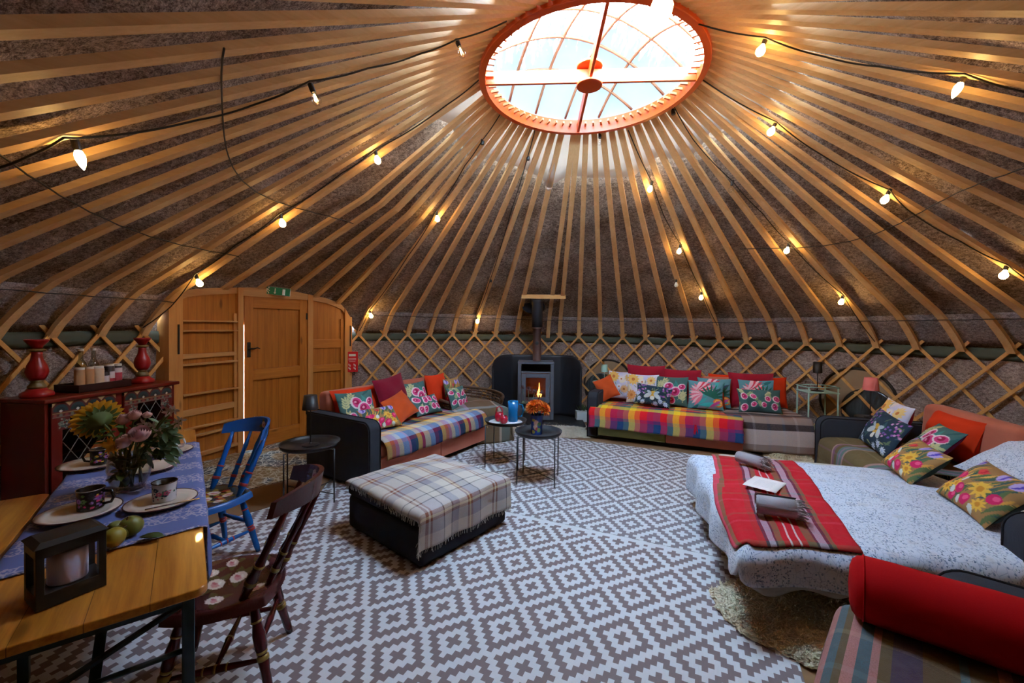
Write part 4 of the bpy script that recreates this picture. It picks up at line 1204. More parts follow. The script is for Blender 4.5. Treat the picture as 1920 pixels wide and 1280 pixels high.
cc('cushion', 'jungle cushion in the middle of the corner chaise behind the poppy cushion', .50, .50, ZS, 0, tilt=12, w=.46, h=.42, t=.12, paint=p_jungle(84, .46, .42, 11))
cc('cushion', 'wide teal cushion with pink poppies at the front of the corner chaise', .47, .30, ZS, 0, tilt=18, w=.54, h=.32, t=.13, paint=p_tealmany(84, .54, .32, 14))
# ------------------------------------------------------------------ sofa bed on the right
SB_RZ = atan2(-.95, -.31); SBO = (3.32, 4.50)
sb = thing('sofa_bed', 'peach-backed sofa bed with charcoal arms, pulled out into a wide bed on the right', 'sofa bed', (SBO[0], SBO[1], .005), SB_RZ)
MB = local(sb); LB_ = 2.65
sbox('seat_box', (.72, .46, .18), (1.14, .84, .30), m_char, sb, .015)
sbox('seat_cushion', (.72, .42, .365), (1.14, .88, .14), m_char, sb, .045)
for k in range(2): sbox('backrest', (.16+.575+1.15*k, .90, .49), (1.14, .18, .78), m_peach, sb, .06, rx=radians(-4))
arm(sb, 0, .16, .92); arm(sb, LB_-.16, LB_, .92, .67)
# the pulled-out bed: base drawer, frame and mattress reaching into the room
BX0, BX1 = 1.02, 2.54
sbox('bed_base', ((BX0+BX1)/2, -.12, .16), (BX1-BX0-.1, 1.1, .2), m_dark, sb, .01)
sbox('bed_frame', ((BX0+BX1)/2, -.10, .275), (BX1-BX0-.04, 2.0, .045), plain('pale_frame', srgb(150,148,128), .6), sb, .006)
sbox('mattress', ((BX0+BX1)/2, -.12, .365), (BX1-BX0, 2.02, .13), fabric('mattress_cloth', srgb(206,204,196), 300, .1), sb, .05)
for x in (BX0+.15, BX1-.15):
    g = G(); g.box((x, -.9, .13), (.03, .03, .26)); obj('leg', g, m_black, sb)
# duvet: pale blue with small blue sprigs
t = NT('sprigged_cotton'); v = t.coord('UV', (1, 1, 1))
v1 = t.noise(v, 2.5, 2, .5, .3)
vo = t.vor(v, 30); vo2 = t.vor(t.coord('UV', (1.6, .9, 1), (0, 0, .7)), 44); vo3 = t.vor(t.coord('UV', (.8, 1.7, 1), (0, 0, -.5)), 40)
nn = t.noise(v, 7, 2)
dens = t.ramp(nn.outputs[0], [(.38, (0, 0, 0)), (.55, (1, 1, 1))])
s1 = t.ramp(vo.outputs['Distance'], [(0, (1,1,1)), (.20, (1,1,1)), (.26, (0,0,0))])
s2 = t.ramp(vo2.outputs['Distance'], [(0, (1,1,1)), (.22, (1,1,1)), (.28, (0,0,0))])
s3 = t.ramp(vo3.outputs['Distance'], [(0, (1,1,1)), (.20, (1,1,1)), (.26, (0,0,0))])
e = t.vor(t.coord('UV', (1, 1, 1)), 17, 'DISTANCE_TO_EDGE')
stem_ = t.ramp(e.outputs['Distance'], [(0, (1,1,1)), (.014, (1,1,1)), (.03, (0,0,0))])
c = t.mix(v1.outputs[0], srgb(208,222,244), srgb(226,234,246))
big = t.ramp(t.vor(v, 6).outputs['Distance'], [(0, (1,1,1)), (.22, (1,1,1)), (.3, (0,0,0))])
c = t.mix(t.math('MULTIPLY', big, .35), c, srgb(196,194,200))
c = t.mix(t.math('MULTIPLY', stem_, .55), c, srgb(132,160,196))
c = t.mix(t.math('MULTIPLY', s1, .75), c, srgb(96,132,178)); c = t.mix(t.math('MULTIPLY', t.math('MULTIPLY', s2, dens), .9), c, srgb(56,92,140)); c = t.mix(t.math('MULTIPLY', t.math('MULTIPLY', s3, dens), .75), c, srgb(96,130,150))
t.base(c); t.set(Roughness=.9, Sheen_Weight=.2); m_sprig = t.m
FLC = at_z(1300, 850, .47)
MDV = Matrix.Translation((FLC.x, FLC.y, .005)) @ Matrix.Rotation(SB_RZ+radians(3), 4, 'Z')
MDI = MDV.inverted()
DW, DD = 1.62, 1.98
def dsc(y): return 1-.085*max(0, min(1, y/1.1))
dv0 = cloth(DW, DD, .455, -.06, DW+.15, -.27, DD-.25, 110, 120, r=.075, puff=.05, rip=.022, rf=12, wrk=.0035, seed=3, cm=0)
def dv(u, v):
    s = -.06+(DW+.21)*u; q = -.27+(DD+.02)*v
    a, b = s-(DW-.075), .075-q
    if b > 0: b *= 1-.40*max(0, min(1, s/DW))**2; q = .075-b
    if a > 0 and b > 0:                     # rounded corner of the hem
        f = max(a, b)/hypot(a, b); s = DW-.075+a*f; q = .075-b*f
    p = dv0((s+.06)/(DW+.21), (q+.27)/(DD+.02)); return (p[0]*dsc(p[1]), p[1], p[2])
g = G(); g.grid(dv, 110, 120)
g.uv = {k: (q[0]*2.3, q[1]*3.0) for k, q in g.uv.items()}
o = obj('duvet', g, m_sprig, smooth=True, solid=.02); o.matrix_world = MDV; tag(o, 'pale blue sprigged duvet spread over the pulled-out sofa bed', 'duvet')
# bedding hanging out below the duvet on its near side
g = G(); g.grid(lambda u, v: ((DW-.045+.008*sin(u*25))*dsc(1.4*u), .02+1.4*u, .33-(.085+.05*sin(u*9)+.03*sin(u*23))*v), 40, 4)
o = obj('bed_sheet', g, fabric('sheet_cotton', srgb(196,192,190), 300, .1), smooth=True, solid=.004); o.matrix_world = MDV; tag(o, 'white sheet hanging out below the near edge of the sprigged duvet', 'sheet')
# red tartan runner across the foot of the bed
def bed_z(x, y): return .455+.05*max(0, 1-((x/DW-.5)*2)**2)*max(0, 1-((y/DD-.5)*2)**2)
TR, TR2, LV, NVY, OLV, WHT, PKR = (196,18,38), (172,40,40), (170,160,180), (40,44,70), (112,98,70), (226,206,206), (214,80,104)
pl_run = plaid('throw_runner', stops([(10, TR), (3, PKR), (14, TR), (3, TR2), (10, TR), (4, OLV)]),
    stops([(4, PKR), (4, OLV), (16, TR), (6, TR2), (3, NVY), (5, LV), (2, NVY), (5, OLV), (5, TR), (1.5, WHT), (6, TR), (1.5, WHT), (5, TR), (7, OLV), (2, NVY), (7, LV), (2.5, NVY), (4, OLV), (18, TR)]), 6, 1, blend=.72, fuzz=.1)
R0, R1 = .16, .74
RQ = [MDI @ at_z(x, y, .485) for x, y in ((1330, 838), (1367, 1006), (1612, 1025), (1472, 848))]
def bed_pt(x, y, off):
    f = lambda s, y: Vector(dv((s+.06)/(DW+.21), (y+.27)/(DD+.02)))
    s = max(-.05, min(DW+.1, x/dsc(y))); e = .004
    nrm = (f(s+e, y)-f(s-e, y)).cross(f(s, y+e)-f(s, y-e)).normalized()
    return f(s, y)+nrm*off
def runner(u, v):
    l = RQ[0].lerp(RQ[1], u); r = RQ[3].lerp(RQ[2], u); p = l.lerp(r, v)
    return bed_pt(p.x+.006*sin(v*7), p.y+.012*sin(u*6), .020+.003*sin(u*31+v*3)*sin(v*9))
g = G(); g.grid(runner, 80, 40); rn = obj('runner_blanket', g, pl_run, smooth=True, solid=.008); rn.matrix_world = MDV
tag(rn, 'red tartan blanket laid across the foot of the bed', 'throw blanket')
# two rolled grey throws and a sheet of paper on it
m_roll = fabric('grey_wool', srgb(172,170,178), 200, .4, .15); m_rollf = fabric('grey_fringe', srgb(176,172,174), 200, .2)
def roll(label, px, py, ex, ey, r=.052):
    A, B = at_z(px, py, .50+r), at_z(ex, ey, .50+r); L = (B-A).length; q_ = MDI @ ((A+B)/2)
    o = thing('rolled_throw', label, 'rolled throw', MDV @ (bed_pt(q_.x, q_.y, .030)+Vector((0, 0, r))), atan2(B.y-A.y, B.x-A.x), 'rolled grey throws')
    g = G(); vs = []; n = 40
    prof = [(.012+(r-.012)*k/n, 3.2*2*pi*k/n) for k in range(n+1)]
    g.grid(lambda u, v: ((v-.5)*L, (.010+(r-.010)*u)*cos(u*20), (.010+(r-.010)*u)*sin(u*20)), 90, 3)
    g.tube([(-L/2+.01, 0, 0), (L/2-.01, 0, 0)], r*.82, 14)
    w_ = obj('roll', g, m_roll, o, smooth=True)
    g = G()
    for k in range(54):
        a = rnd.uniform(0, 6.28); q = rnd.uniform(.4, 1.02)*r; p = Vector((L/2-.01, q*cos(a), q*sin(a)))
        e_ = p+Vector((rnd.uniform(.03, .065), rnd.uniform(-.015, .015), -rnd.uniform(0, .03)+.01)); e_.z = max(e_.z, -r+.003)
        g.tube([p, p.lerp(e_, .5)+Vector((0, 0, .006)), e_], .0028, 4)
    f_ = obj('fringe', g, m_rollf, o); f_['kind'] = 'stuff'
    return o
roll('grey throw rolled up at the far side of the red tartan blanket', 1384, 858, 1432, 872)
roll('grey throw rolled up at the near side of the red tartan blanket below the paper', 1418, 946, 1496, 958, .062)
t = NT('printed_sheet'); v = t.coord('Object'); sx = t.node('ShaderNodeSeparateXYZ'); t.l.new(v, sx.inputs[0])
ln = t.math('GREATER_THAN', t.math('FRACT', t.math('MULTIPLY', sx.outputs[1], 52)), .62)
nz = t.noise(t.coord('Object', (1, .3, 1)), 90, 1); 
inb = t.math('LESS_THAN', t.math('ABSOLUTE', sx.outputs[0]), .055)
inb = t.math('MULTIPLY', inb, t.math('LESS_THAN', t.math('ABSOLUTE', sx.outputs[1]), .085))
c = t.mix(t.math('MULTIPLY', t.math('MULTIPLY', ln, inb), t.math('MULTIPLY', nz.outputs[0], .5)), srgb(236,228,226), srgb(150,140,146)); t.base(c); t.set(Roughness=.7)
pq = MDI @ at_z(1436, 912, .51); pp = MDV @ bed_pt(pq.x, pq.y, .034)
g = G(); g.grid(lambda u, v: ((u-.5)*.20, (v-.5)*.27, .004*sin(v*5+.4)), 4, 8)
o = obj('paper_sheet', g, t.m, loc=pp, rot=(0, 0, SB_RZ+radians(62)), smooth=True, solid=.0012); tag(o, 'white printed sheet of paper lying between the two rolled throws', 'paper')
# olive plaid on the fixed seat at the far end
OV, TL, PKS, LVS, PPL = (104,88,54), (92,132,136), (190,150,150), (150,130,168), (64,48,84)
pl_ol = plaid('throw_olive', stops([(26, OV), (2, PKS), (3, (130,84,124)), (5, OV), (3, TL), (2, LVS), (3, TL), (2, PKS), (26, (112,96,58)), (3, PKS), (4, TL), (2, LVS), (3, TL)]),
    stops([(18, OV), (2, (140,128,92)), (20, (98,84,56)), (2, (130,84,110)), (14, OV), (3, (120,116,84))]), 1.0, 2.2, blend=.34, fuzz=.14)
drape_on_sofa('throw_blanket', 'olive plaid blanket over the sofa bed seat beside the far charcoal arm', MB,
    [(.82, .455), (.5, .462), (.2, .462), (.06, .455), (-.0, .42), (-.02, .33), (-.025, .12)], .16, 1.22, pl_ol, seed=9, bulge=.02)
# cushions and pillows of the sofa bed
def cb(*a, **k): return cus(MB, SB_RZ, *a, **k)
cb('cushion', 'pale daisy cushion standing at the far charcoal arm of the sofa bed', .42, .42, ZS, 0, tilt=16, w=.46, h=.44, t=.14, paint=p_daisy(84, .46, .44, 21), roll=4)
cb('cushion', 'wide navy bee cushion lying on the olive plaid of the sofa bed', .68, .22, ZS, 0, tilt=26, roll=6, w=.58, h=.36, t=.14, paint=p_bee(84, .58, .36, 5), back=(60,16,60))
cb('bolster_cushion', 'large orange back cushion against the peach back of the sofa bed', .68, .74, ZS, 0, tilt=16, w=.62, h=.40, t=.24, mat=m_orange_f)
cb('cushion', 'green cushion with pink flowers and a magenta back beside the orange cushion', .92, .40, ZS+.01, -6, tilt=40, w=.42, h=.40, t=.14, paint=p_teal(84, .42, .40, 31), back=(128,20,84))
cb('pillow', 'sprigged pillow lying at the head of the bed behind the far tulip cushion', 1.50, .56, ZS+.04, 0, tilt=56, w=.74, h=.50, t=.17, mat=m_sprig, cat='pillow', n=24)
cb('pillow', 'second sprigged pillow at the head of the bed behind the near tulip cushion', 2.20, .52, ZS+.04, 0, tilt=56, w=.62, h=.46, t=.17, mat=m_sprig, cat='pillow', n=24)
cb('cushion', 'ochre tulip cushion on the bed below the green flowered cushion', 1.44, .04, ZS+.03, -4, tilt=44, roll=3, w=.50, h=.32, t=.15, paint=p_tulip(84, .50, .32, 3), back=(50,76,70))
cb('cushion', 'ochre tulip cushion on the bed leaning by the near charcoal arm', 2.08, .06, ZS+.03, -4, tilt=44, roll=3, w=.52, h=.34, t=.15, paint=p_tulip(84, .52, .34, 3), back=(50,76,70))
cb('cushion', 'green cushion mostly hidden between near sprigged pillow and near charcoal arm', 2.30, .48, ZS+.03, 0, tilt=40, w=.40, h=.38, t=.12, paint=p_teal(84, .40, .38, 41))

# ------------------------------------------------------------------ sofa in the near right corner
NS_RZ = radians(-134.6); NSO = (1.524, 1.845)
ns = sofa('charcoal sofa in the near right corner under a plaid blanket', NS_RZ, NSO, 2.0, .95, [m_char], [m_char], True, False, .80, (m_char,), armw=.17, armD=.9, armY=.27)
MN = local(ns)
PKN, BLN, PUN = (186,128,128), (70,104,120), (62,46,80)
pl_nr = plaid('throw_near', stops([(12, (92,76,46)), (2, (140,124,90)), (12, (80,66,44)), (2, (100,110,100)), (10, (86,72,46))]),
    stops([(8, (100,80,50)), (3, PKN), (9, PUN), (2, BLN), (5, (88,68,54)), (3, PKN), (6, (90,72,48)), (2, BLN), (8, (96,74,48)), (7, PUN), (3, (100,84,56)), (2, PKN), (3, BLN), (3, PKN), (2, (96,84,60)), (3, BLN), (5, PKN), (30, (86,70,46))]), 2.4, 1.0, blend=.72, fuzz=.16)
drape_on_sofa('throw_blanket', 'dark olive plaid blanket with pink and purple stripes in the near right corner', MN,
    [(.74, .452), (.45, .458), (.2, .46), (.07, .46), (-.0, .43), (-.03, .34), (-.035, .2), (-.03, .06)], .17, 1.7, pl_nr, seed=13, frn=False)
b0 = at_z(1590, 1092, .585); b1 = at_z(1930, 1196, .585)
bd = (b1-b0).normalized(); b1 = b0+bd*.86
g = G(); rb = .118; pts = []; rs = []
for s_, k in ((0, .02), (.004, .55), (.012, .8), (.028, .94), (.05, 1.0)): pts.append(b0+bd*s_); rs.append(rb*k)
for q in range(1, 9): pts.append(b0+bd*(.05+.76*q/9)); rs.append(rb*(1+.012*sin(q*2)))
for s_, k in ((.81, 1), (.832, .94), (.848, .8), (.856, .55), (.86, .02)): pts.append(b0+bd*s_); rs.append(rb*k)
bo_ = thing('bolster', 'long red bolster lying along the charcoal arm in the near right corner', 'bolster', b0)
g.tube([p-b0 for p in pts], rs, 30, cap=False); obj('cover', g, m_redb, bo_, smooth=True)
x_ = bd.orthogonal().normalized(); y_ = bd.cross(x_)
g = G(); g.tube([bd*.046+(x_*cos(a)+y_*sin(a))*(rb+.001) for a in [2*pi*k/28 for k in range(28)]], .003, 5, closed=True); obj('piping', g, m_redb, bo_, smooth=True)

# ------------------------------------------------------------------ sheepskins
def sheepskin(label, pts_px, z=.03, seed=1, col=(226,216,186), dark=(184,162,122), outline=None, hgt=.035):
    P = outline or [at_z(x, y, 0) for x, y in pts_px]
    c = sum((Vector(p) for p in P), Vector())/len(P)
    r = random.Random(seed)
    N = 72; ring = []
    for k in range(N):
        q = k/N*len(P); i = int(q); f = q-i
        p = Vector(P[i % len(P)]).lerp(Vector(P[(i+1) % len(P)]), f); d = p-c
        ring.append(c+d*(1+.03*sin(k*1.7+seed)+.02*r.uniform(-1, 1)))
    g = G(); vs = []; fs = []; M_ = 14
    for j in range(M_+1):
        f = 1-j/M_
        for k in range(N):
            p = c+(ring[k]-c)*f; zz = hgt*(1-f**5)+.006*sin(k*2.3+j*1.9)*(f < .98)
            vs.append((p.x-c.x, p.y-c.y, max(.004, zz)))
    for j in range(M_):
        for k in range(N): fs.append((j*N+k, j*N+(k+1) % N, (j+1)*N+(k+1) % N, (j+1)*N+k))
    g.add(vs, fs)
    nm = 'fleece_%d' % seed
    t = NT(nm); v = t.coord('Object'); n = t.noise(v, 26, 4, .7, .5); n2 = t.noise(v, 4, 2)
    f_ = t.math('ADD', t.math('MULTIPLY', n.outputs[0], .8), t.math('MULTIPLY', n2.outputs[0], .4))
    t.base(t.ramp(f_, [(.3, srgb(dark)), (.55, srgb(col)), (.8, srgb(tuple(min(255, q+22) for q in col)))])); t.set(Roughness=1, Sheen_Weight=.5); t.bump(n.outputs[0], .8, .02)
    m = t.m
    # tufts of wool standing on the hide
    for _ in range(2600):
        k = r.randrange(N); f = sqrt(r.random())*1.0
        p = c+(ring[k]-c)*f; b = Vector((p.x-c.x, p.y-c.y, max(.004, hgt*(1-f**5))))
        a = r.uniform(0, 6.28); L = r.uniform(.018, .035); e_ = b+Vector((cos(a)*L, sin(a)*L, r.uniform(.004, .022)))
        wv = Vector((-sin(a), cos(a), 0))*.006
        g.add([b-wv, b+wv, e_], [(0, 1, 2)])
    o = obj('sheepskin', g, m, loc=(c.x, c.y, z), smooth=True)
    return tag(o, label, 'sheepskin')
sheepskin('big cream sheepskin on the floor under the near edge of the bed', [(1330, 1112), (1370, 1090), (1450, 1100), (1590, 1130), (1640, 1180), (1600, 1290), (1530, 1262), (1450, 1220), (1400, 1200), (1350, 1155)], .008, 1)
sheepskin('cream sheepskin on the hearth edge between the wicker chair and the right sofa', [(905, 818), (935, 805), (985, 800), (1050, 793), (1098, 797), (1104, 822), (1040, 822), (990, 815), (940, 812)], .008, 2, (200,190,168), hgt=.03)
sheepskin('small cream sheepskin on the floor in front of the corner chaise', [(1430, 852), (1450, 842), (1490, 838), (1520, 846), (1525, 868), (1440, 868)], .008, 3, (214,200,164))
# ------------------------------------------------------------------ stove, flue, shield and hearth
m_stove = plain('stove_grey', srgb(92,98,110), .5, .06, 20)
m_shield = plain('shield_black', srgb(30,33,40), .55, .08, 10)
m_flue = plain('flue_black', srgb(42,42,48), .45, .12, 16)
m_rust_f = plain('flue_heated', srgb(96,70,66), .55, .2, 30)
ST = Vector((.41, 7.02, 0)); ST_RZ = radians(-3)
hs = thing('heat_shield', 'tall black rounded heat shield standing behind the wood stove', 'heat shield', (.44, 7.30, .045), ST_RZ)
def shield(u, v):
    x = -.76+1.52*u; z = 1.06*v
    rr = .2
    if v > .5:
        dx = max(0, abs(x)-(.76-rr)); z = min(z, 1.06-rr+sqrt(max(0, rr*rr-dx*dx))) if z > 1.06-rr else z
    return (x, -.30*max(0, (abs(x)-.42)/.34)**1.3+.02, z)
g = G(); g.grid(shield, 60, 24); obj('panel', g, m_shield, hs, smooth=True, solid=.02)
he = thing('hearth', 'dark slate hearth slab under the wood stove', 'hearth', (.46, 7.02, 0), ST_RZ)
g = G(); g.box((0, 0, .025), (1.5, .92, .04)); obj('slab', g, plain('hearth_slate', srgb(40,40,44), .5, .2, 10), he, bevel=.01)
st = thing('wood_stove', 'grey steel wood-burning stove with a lit fire behind its glass door', 'stove', (ST.x, ST.y, .045), ST_RZ)
def sb2(name, c, d, mat=None, par=None, bev=.006):
    g = G(); g.box(c, d); return obj(name, g, mat or m_stove, par or st, bevel=bev)
sb2('side', (-.27, 0, .48), (.055, .42, .92)); sb2('side', (.27, 0, .48), (.055, .42, .92))
sb2('top_plate', (0, 0, .955), (.60, .45, .035)); sb2('back', (0, .19, .48), (.52, .03, .92))
sb2('base', (0, 0, .10), (.5, .40, .18)); sb2('log_shelf', (0, .0, .20), (.5, .4, .02))
sb2('firebox', (0, .03, .80), (.46, .3, .02), m_shield)
sb2('niche_back', (0, .05, .875), (.48, .02, .13), m_shield)
sb2('niche_floor', (0, -.02, .80), (.5, .38, .02))
dr_ = thing('stove_door', 'x', 'x'); del dr_['label']; del dr_['category']; dr_.parent = st
for c, d in (((-.20, -.20, .54), (.075, .03, .48)), ((.20, -.20, .54), (.075, .03, .48)), ((0, -.20, .745), (.325, .03, .07)), ((0, -.20, .345), (.325, .03, .09))):
    g = G(); g.box(c, d); obj('frame', g, m_stove, dr_, bevel=.004)
g = G(); g.box((0, -.196, .55), (.325, .006, .32)); obj('glass', g, glass('stove_glass', (.75, .66, .6), .05, .6), dr_)
g = G(); g.tube([(.215, -.222, .40), (.215, -.245, .42), (.215, -.245, .56), (.215, -.222, .58)], .008, 8); obj('handle', g, plain('steel_handle', srgb(150,152,158), .3, .05, metal=.8), dr_, smooth=True)
sb2('firebox', (0, .17, .53), (.46, .02, .52), plain('firebrick', srgb(120,74,56), .9, .25, 14))
sb2('grate', (0, 0, .30), (.46, .36, .02), m_shield)
for k, (x, y, a) in enumerate(((-.06, .02, .3), (.07, .06, -.4), (.0, -.04, .1))):
    g = G(); g.tube([(x-.11*cos(a), y-.11*sin(a), .34+.02*k), (x+.11*cos(a), y+.11*sin(a), .34+.02*k)], .035, 9); obj('log', g, plain('charred_log', srgb(66,44,32), .9, .3, 30), st, smooth=True)
m_fire = glow('flame', (1.0, .42, .07), 14)
for x, h, r in ((.06, .25, .016), (.05, .14, .026), (.085, .11, .018)):
    g = G(); g.lathe([(.001, 0), (r, .05), (r*.8, .10), (r*.42, h*.75), (.001, h)], 10, m=Matrix.Translation((x, -.10, .37)) @ Matrix.Diagonal((1, .8, 1, 1))); obj('flame', g, m_fire, st, smooth=True)
fl = thing('stove_flue', 'black flue pipe rising from the stove and bending out through the felt', 'flue', (ST.x+.02, ST.y+.08, 1.02), ST_RZ)
g = G(); g.lathe([(.085, -.02), (.07, 0), (.068, .54), (.085, .54), (.085, .57)], 24); obj('lower_pipe', g, m_rust_f, fl, smooth=True)
g = G(); g.lathe([(.092, .57), (.092, .98), (.10, .99), (.10, 1.03), (.075, 1.035)], 24); obj('upper_pipe', g, m_flue, fl, smooth=True)
g = G(); g.lathe([(.012, -.075), (.03, -.072), (.03, -.068)], 12, m=Matrix.Translation((0, 0, .3)) @ Matrix.Rotation(pi/2, 4, 'X') @ Matrix.Diagonal((1, 1, -1, 1)) @ Matrix.Translation((0, 0, 0))); obj('damper_knob', g, m_black, fl)
g = G(); g.tube([(0, 0, .9), (0, .03, .98), (-.02, .12, 1.02), (-.05, .34, 1.03)], .088, 18); obj('elbow', g, m_flue, fl, smooth=True)
g = G(); g.lathe([(.095, -.01), (.20, -.01), (.20, .01), (.095, .01)], 28, m=Matrix.Translation((-.06, .24, .93)) @ Matrix.Rotation(pi/2-.9, 4, 'X')); obj('wall_plate', g, m_shield, fl, smooth=False)

# ------------------------------------------------------------------ tray tables
m_tray = plain('tray_metal', srgb(46,54,62), .4, .08, 10)
def tray_table(label, c, rz, mat, h=.50, R=.235, w=.19):
    o = thing('tray_table', label, 'side table', (c[0], c[1], .006), rz, None)
    g = G(); g.lathe([(.001, h-.012), (R-.012, h-.012), (R-.004, h+.006), (R+.004, h+.020), (R+.010, h+.019), (R, h-.006), (R-.012, h-.020), (.001, h-.020)], 44, cap=False)
    obj('tray', g, mat, o, smooth=True)
    for sx_, sy_ in ((1, 1), (1, -1), (-1, 1), (-1, -1)):
        g = G(); g.tube([(sx_*w, sy_*w*.92, 0), (sx_*w, sy_*w*.92, h-.018)], .0065, 8); obj('leg', g, mat, o, smooth=True)
    for sg in (1, -1):
        g = G(); g.tube([(w, sg*w*.92, .075), (-w, -sg*w*.92, .075)], .005, 6); obj('brace', g, mat, o, smooth=True)
        g = G(); g.tube([(w, sg*w*.92, h-.024), (-w, -sg*w*.92, h-.024)], .005, 6); obj('top_brace', g, mat, o, smooth=True)
    return o
TA = Vector((.284, 4.285, 0)); TBc = at_z(948, 888, 0)
tray_table('dark round tray table holding the blue vase in front of the stove', TA, radians(-12), m_tray)
tb = at_y(948, 793, 4.78); 
tray_table('dark round tray table with cloth, red jug and blue jug beside the wicker chair', (tb.x, 4.78), radians(-14), m_tray)
TL_ = at_z(582, 833, .50)
tray_table('black round tray table carrying a black lamp beside the charcoal sofa arm', (TL_.x, TL_.y), radians(24), m_black, .50, .25, .2)
ZT_ = .50-.012+.006
# black lamp on it
def lamp(label, base, h, mat_shade, mat_stem, rs=(.055, .07), hs=.13, rb=.075):
    o = thing('table_lamp', label, 'lamp', base)
    g = G(); g.lathe([(rb, 0), (rb, .010), (.012, .018), (.006, .03)], 24); obj('base', g, mat_stem, o, smooth=False, bevel=.002)
    g = G(); g.tube([(0, 0, .015), (0, 0, h-.04)], .005, 8); obj('stem', g, mat_stem, o, smooth=True)
    g = G(); g.lathe([(rs[1], h-hs), (rs[0], h), (rs[0]-.003, h), (rs[1]-.003, h-hs)], 28, cap=False); g.lathe([(.004, h-.006), (rs[0], h-.004)], 28, cap=False); obj('shade', g, mat_shade, o, smooth=True)
    g = G(); g.ball((0, 0, h-.07), .025); obj('bulb', g, m_frost, o, smooth=True)
    return o
lamp('thin black table lamp with black shade on the black tray table', (TL_.x, TL_.y, ZT_), .46, m_black, m_black)

# cloth, jugs on the second tray table
m_wcloth = fabric('embroidered_cloth', srgb(216,222,230), 300, .1, .05)
g = G(); g.lathe([(.001, .003), (.19, .003), (.195, .001)], 40, cap=False)
o = obj('doily', g, m_wcloth, loc=(tb.x, 4.78, ZT_), smooth=True); tag(o, 'round white cloth lying under the red and blue jugs', 'cloth')
m_bglass = glass('blue_glass', srgb(40,150,206), .05, 1.0); m_rglass = glass('red_glass', srgb(206,26,60), .05, 1.0)
def tinted(name, col):
    t = NT(name); t.base(col); t.set(Roughness=.06, Transmission_Weight=.0, Alpha=.72, Coat_Weight=.6); return t.m
m_bglass = tinted('blue_glass_jug', srgb(20,128,196)); m_rglass = tinted('red_glass_jug', srgb(206,16,52))
j = thing('blue_jug', 'tall turquoise glass jug with a handle on the white cloth', 'jug', (tb.x+.085, 4.80, ZT_+.004))
g = G(); g.lathe([(.055, 0), (.06, .02), (.058, .12), (.065, .235), (.061, .235), (.054, .12), (.056, .02), (.001, .012)], 24, cap=False); obj('body', g, m_bglass, j, smooth=True)
g = G(); g.tube([(.06, 0, .20), (.11, 0, .19), (.12, 0, .12), (.10, 0, .06), (.06, 0, .05)], .009, 8); obj('handle', g, m_bglass, j, smooth=True)
for nm, lb, dx, dy, s in (('red_jug', 'round red glass cup behind the smaller red glass on the white cloth', -.075, .03, 1.0), ('red_glass', 'small red glass tumbler at the front of the white cloth', -.02, -.09, .85)):
    j = thing(nm, lb, 'glass', (tb.x+dx, 4.78+dy, ZT_+.004))
    g = G(); g.lathe([(.035*s, 0), (.052*s, .02*s), (.056*s, .06*s), (.046*s, .10*s), (.042*s, .10*s), (.051*s, .06*s), (.047*s, .022*s), (.001, .010)], 22, cap=False); obj('body', g, m_rglass, j, smooth=True)
    if s == 1.0:
        g = G(); g.tube([(-.04, 0, .10), (-.03, .0, .15), (0, 0, .17), (.03, 0, .15), (.04, 0, .10)], .006, 7); obj('handle', g, m_rglass, j, smooth=True)

# blue painted vase with orange dahlias
def p_vase(u, v):
    c = srgb(24,60,140)
    for cx, cy, rx, ry, cc_ in ((.72, .62, .07, .14, (214,170,150)), (.70, .40, .06, .12, (226,196,176)), (.75, .3, .045, .09, (176,60,70)), (.82, .55, .06, .10, (70,110,60)), (.80, .25, .05, .12, (110,140,70)), (.64, .15, .05, .1, (196,186,90)), (.65, .75, .04, .08, (190,170,70))):
        if ((u-cx)/rx)**2+((v-cy)/ry)**2 < 1: c = srgb(cc_)
    return c
vz = thing('flower_vase', 'blue painted vase of orange dahlias on the front tray table', 'vase', (TA.x-.02, TA.y-.02, ZT_), radians(0))
g = G(); g.grid(lambda u, v: ((.058+.010*v-.004*sin(v*pi))*cos(u*2*pi), (.058+.010*v-.004*sin(v*pi))*sin(u*2*pi), .20*v), 60, 24, colfn=p_vase)
g.lathe([(.001, .004), (.058, .004)], 24, cap=False); b = len(g.v)
for k in range(60*0+61*25, b): g.col[k] = srgb(24,60,140)
m_cer = painted('glazed_paint', .25, False, 0)
obj('body', g, m_cer, vz, smooth=True)
m_org = plain('dahlia_orange', srgb(240,136,40), .7, .25, 30); m_org2 = plain('dahlia_rust', srgb(196,64,20), .7, .25, 30); m_leafg = plain('leaf_green', srgb(58,84,46), .6, .25, 20)
def dahlia(par, c, r, tilt, seed, mats, name='bloom'):
    rr = random.Random(seed); M = Matrix.Translation(c) @ Matrix.Rotation(tilt[0], 4, 'X') @ Matrix.Rotation(tilt[1], 4, 'Y')
    g = G()
    for ring in range(7):
        q = ring/6; n = 8+ring*3; el = radians(80-95*q); L = r*(.45+.55*q)
        for k in range(n):
            a = 2*pi*k/n+ring*.4+rr.uniform(-.1, .1)
            d = Vector((cos(a)*cos(el), sin(a)*cos(el), sin(el))); s_ = Vector((-sin(a), cos(a), 0)); w_ = r*.13
            nrm = d.cross(s_)
            p0 = d*r*.12; p1 = d*L*.6; p2 = d*L
            mi = 1 if rr.random() < .38 else 0
            g.add([p0, p1+s_*w_, p2, p1-s_*w_, p1-nrm*w_*.5], [(0, 4, 1), (0, 3, 4), (4, 2, 1), (4, 3, 2)], m=M, mi=mi)
    return obj(name, g, mats, par, smooth=False)
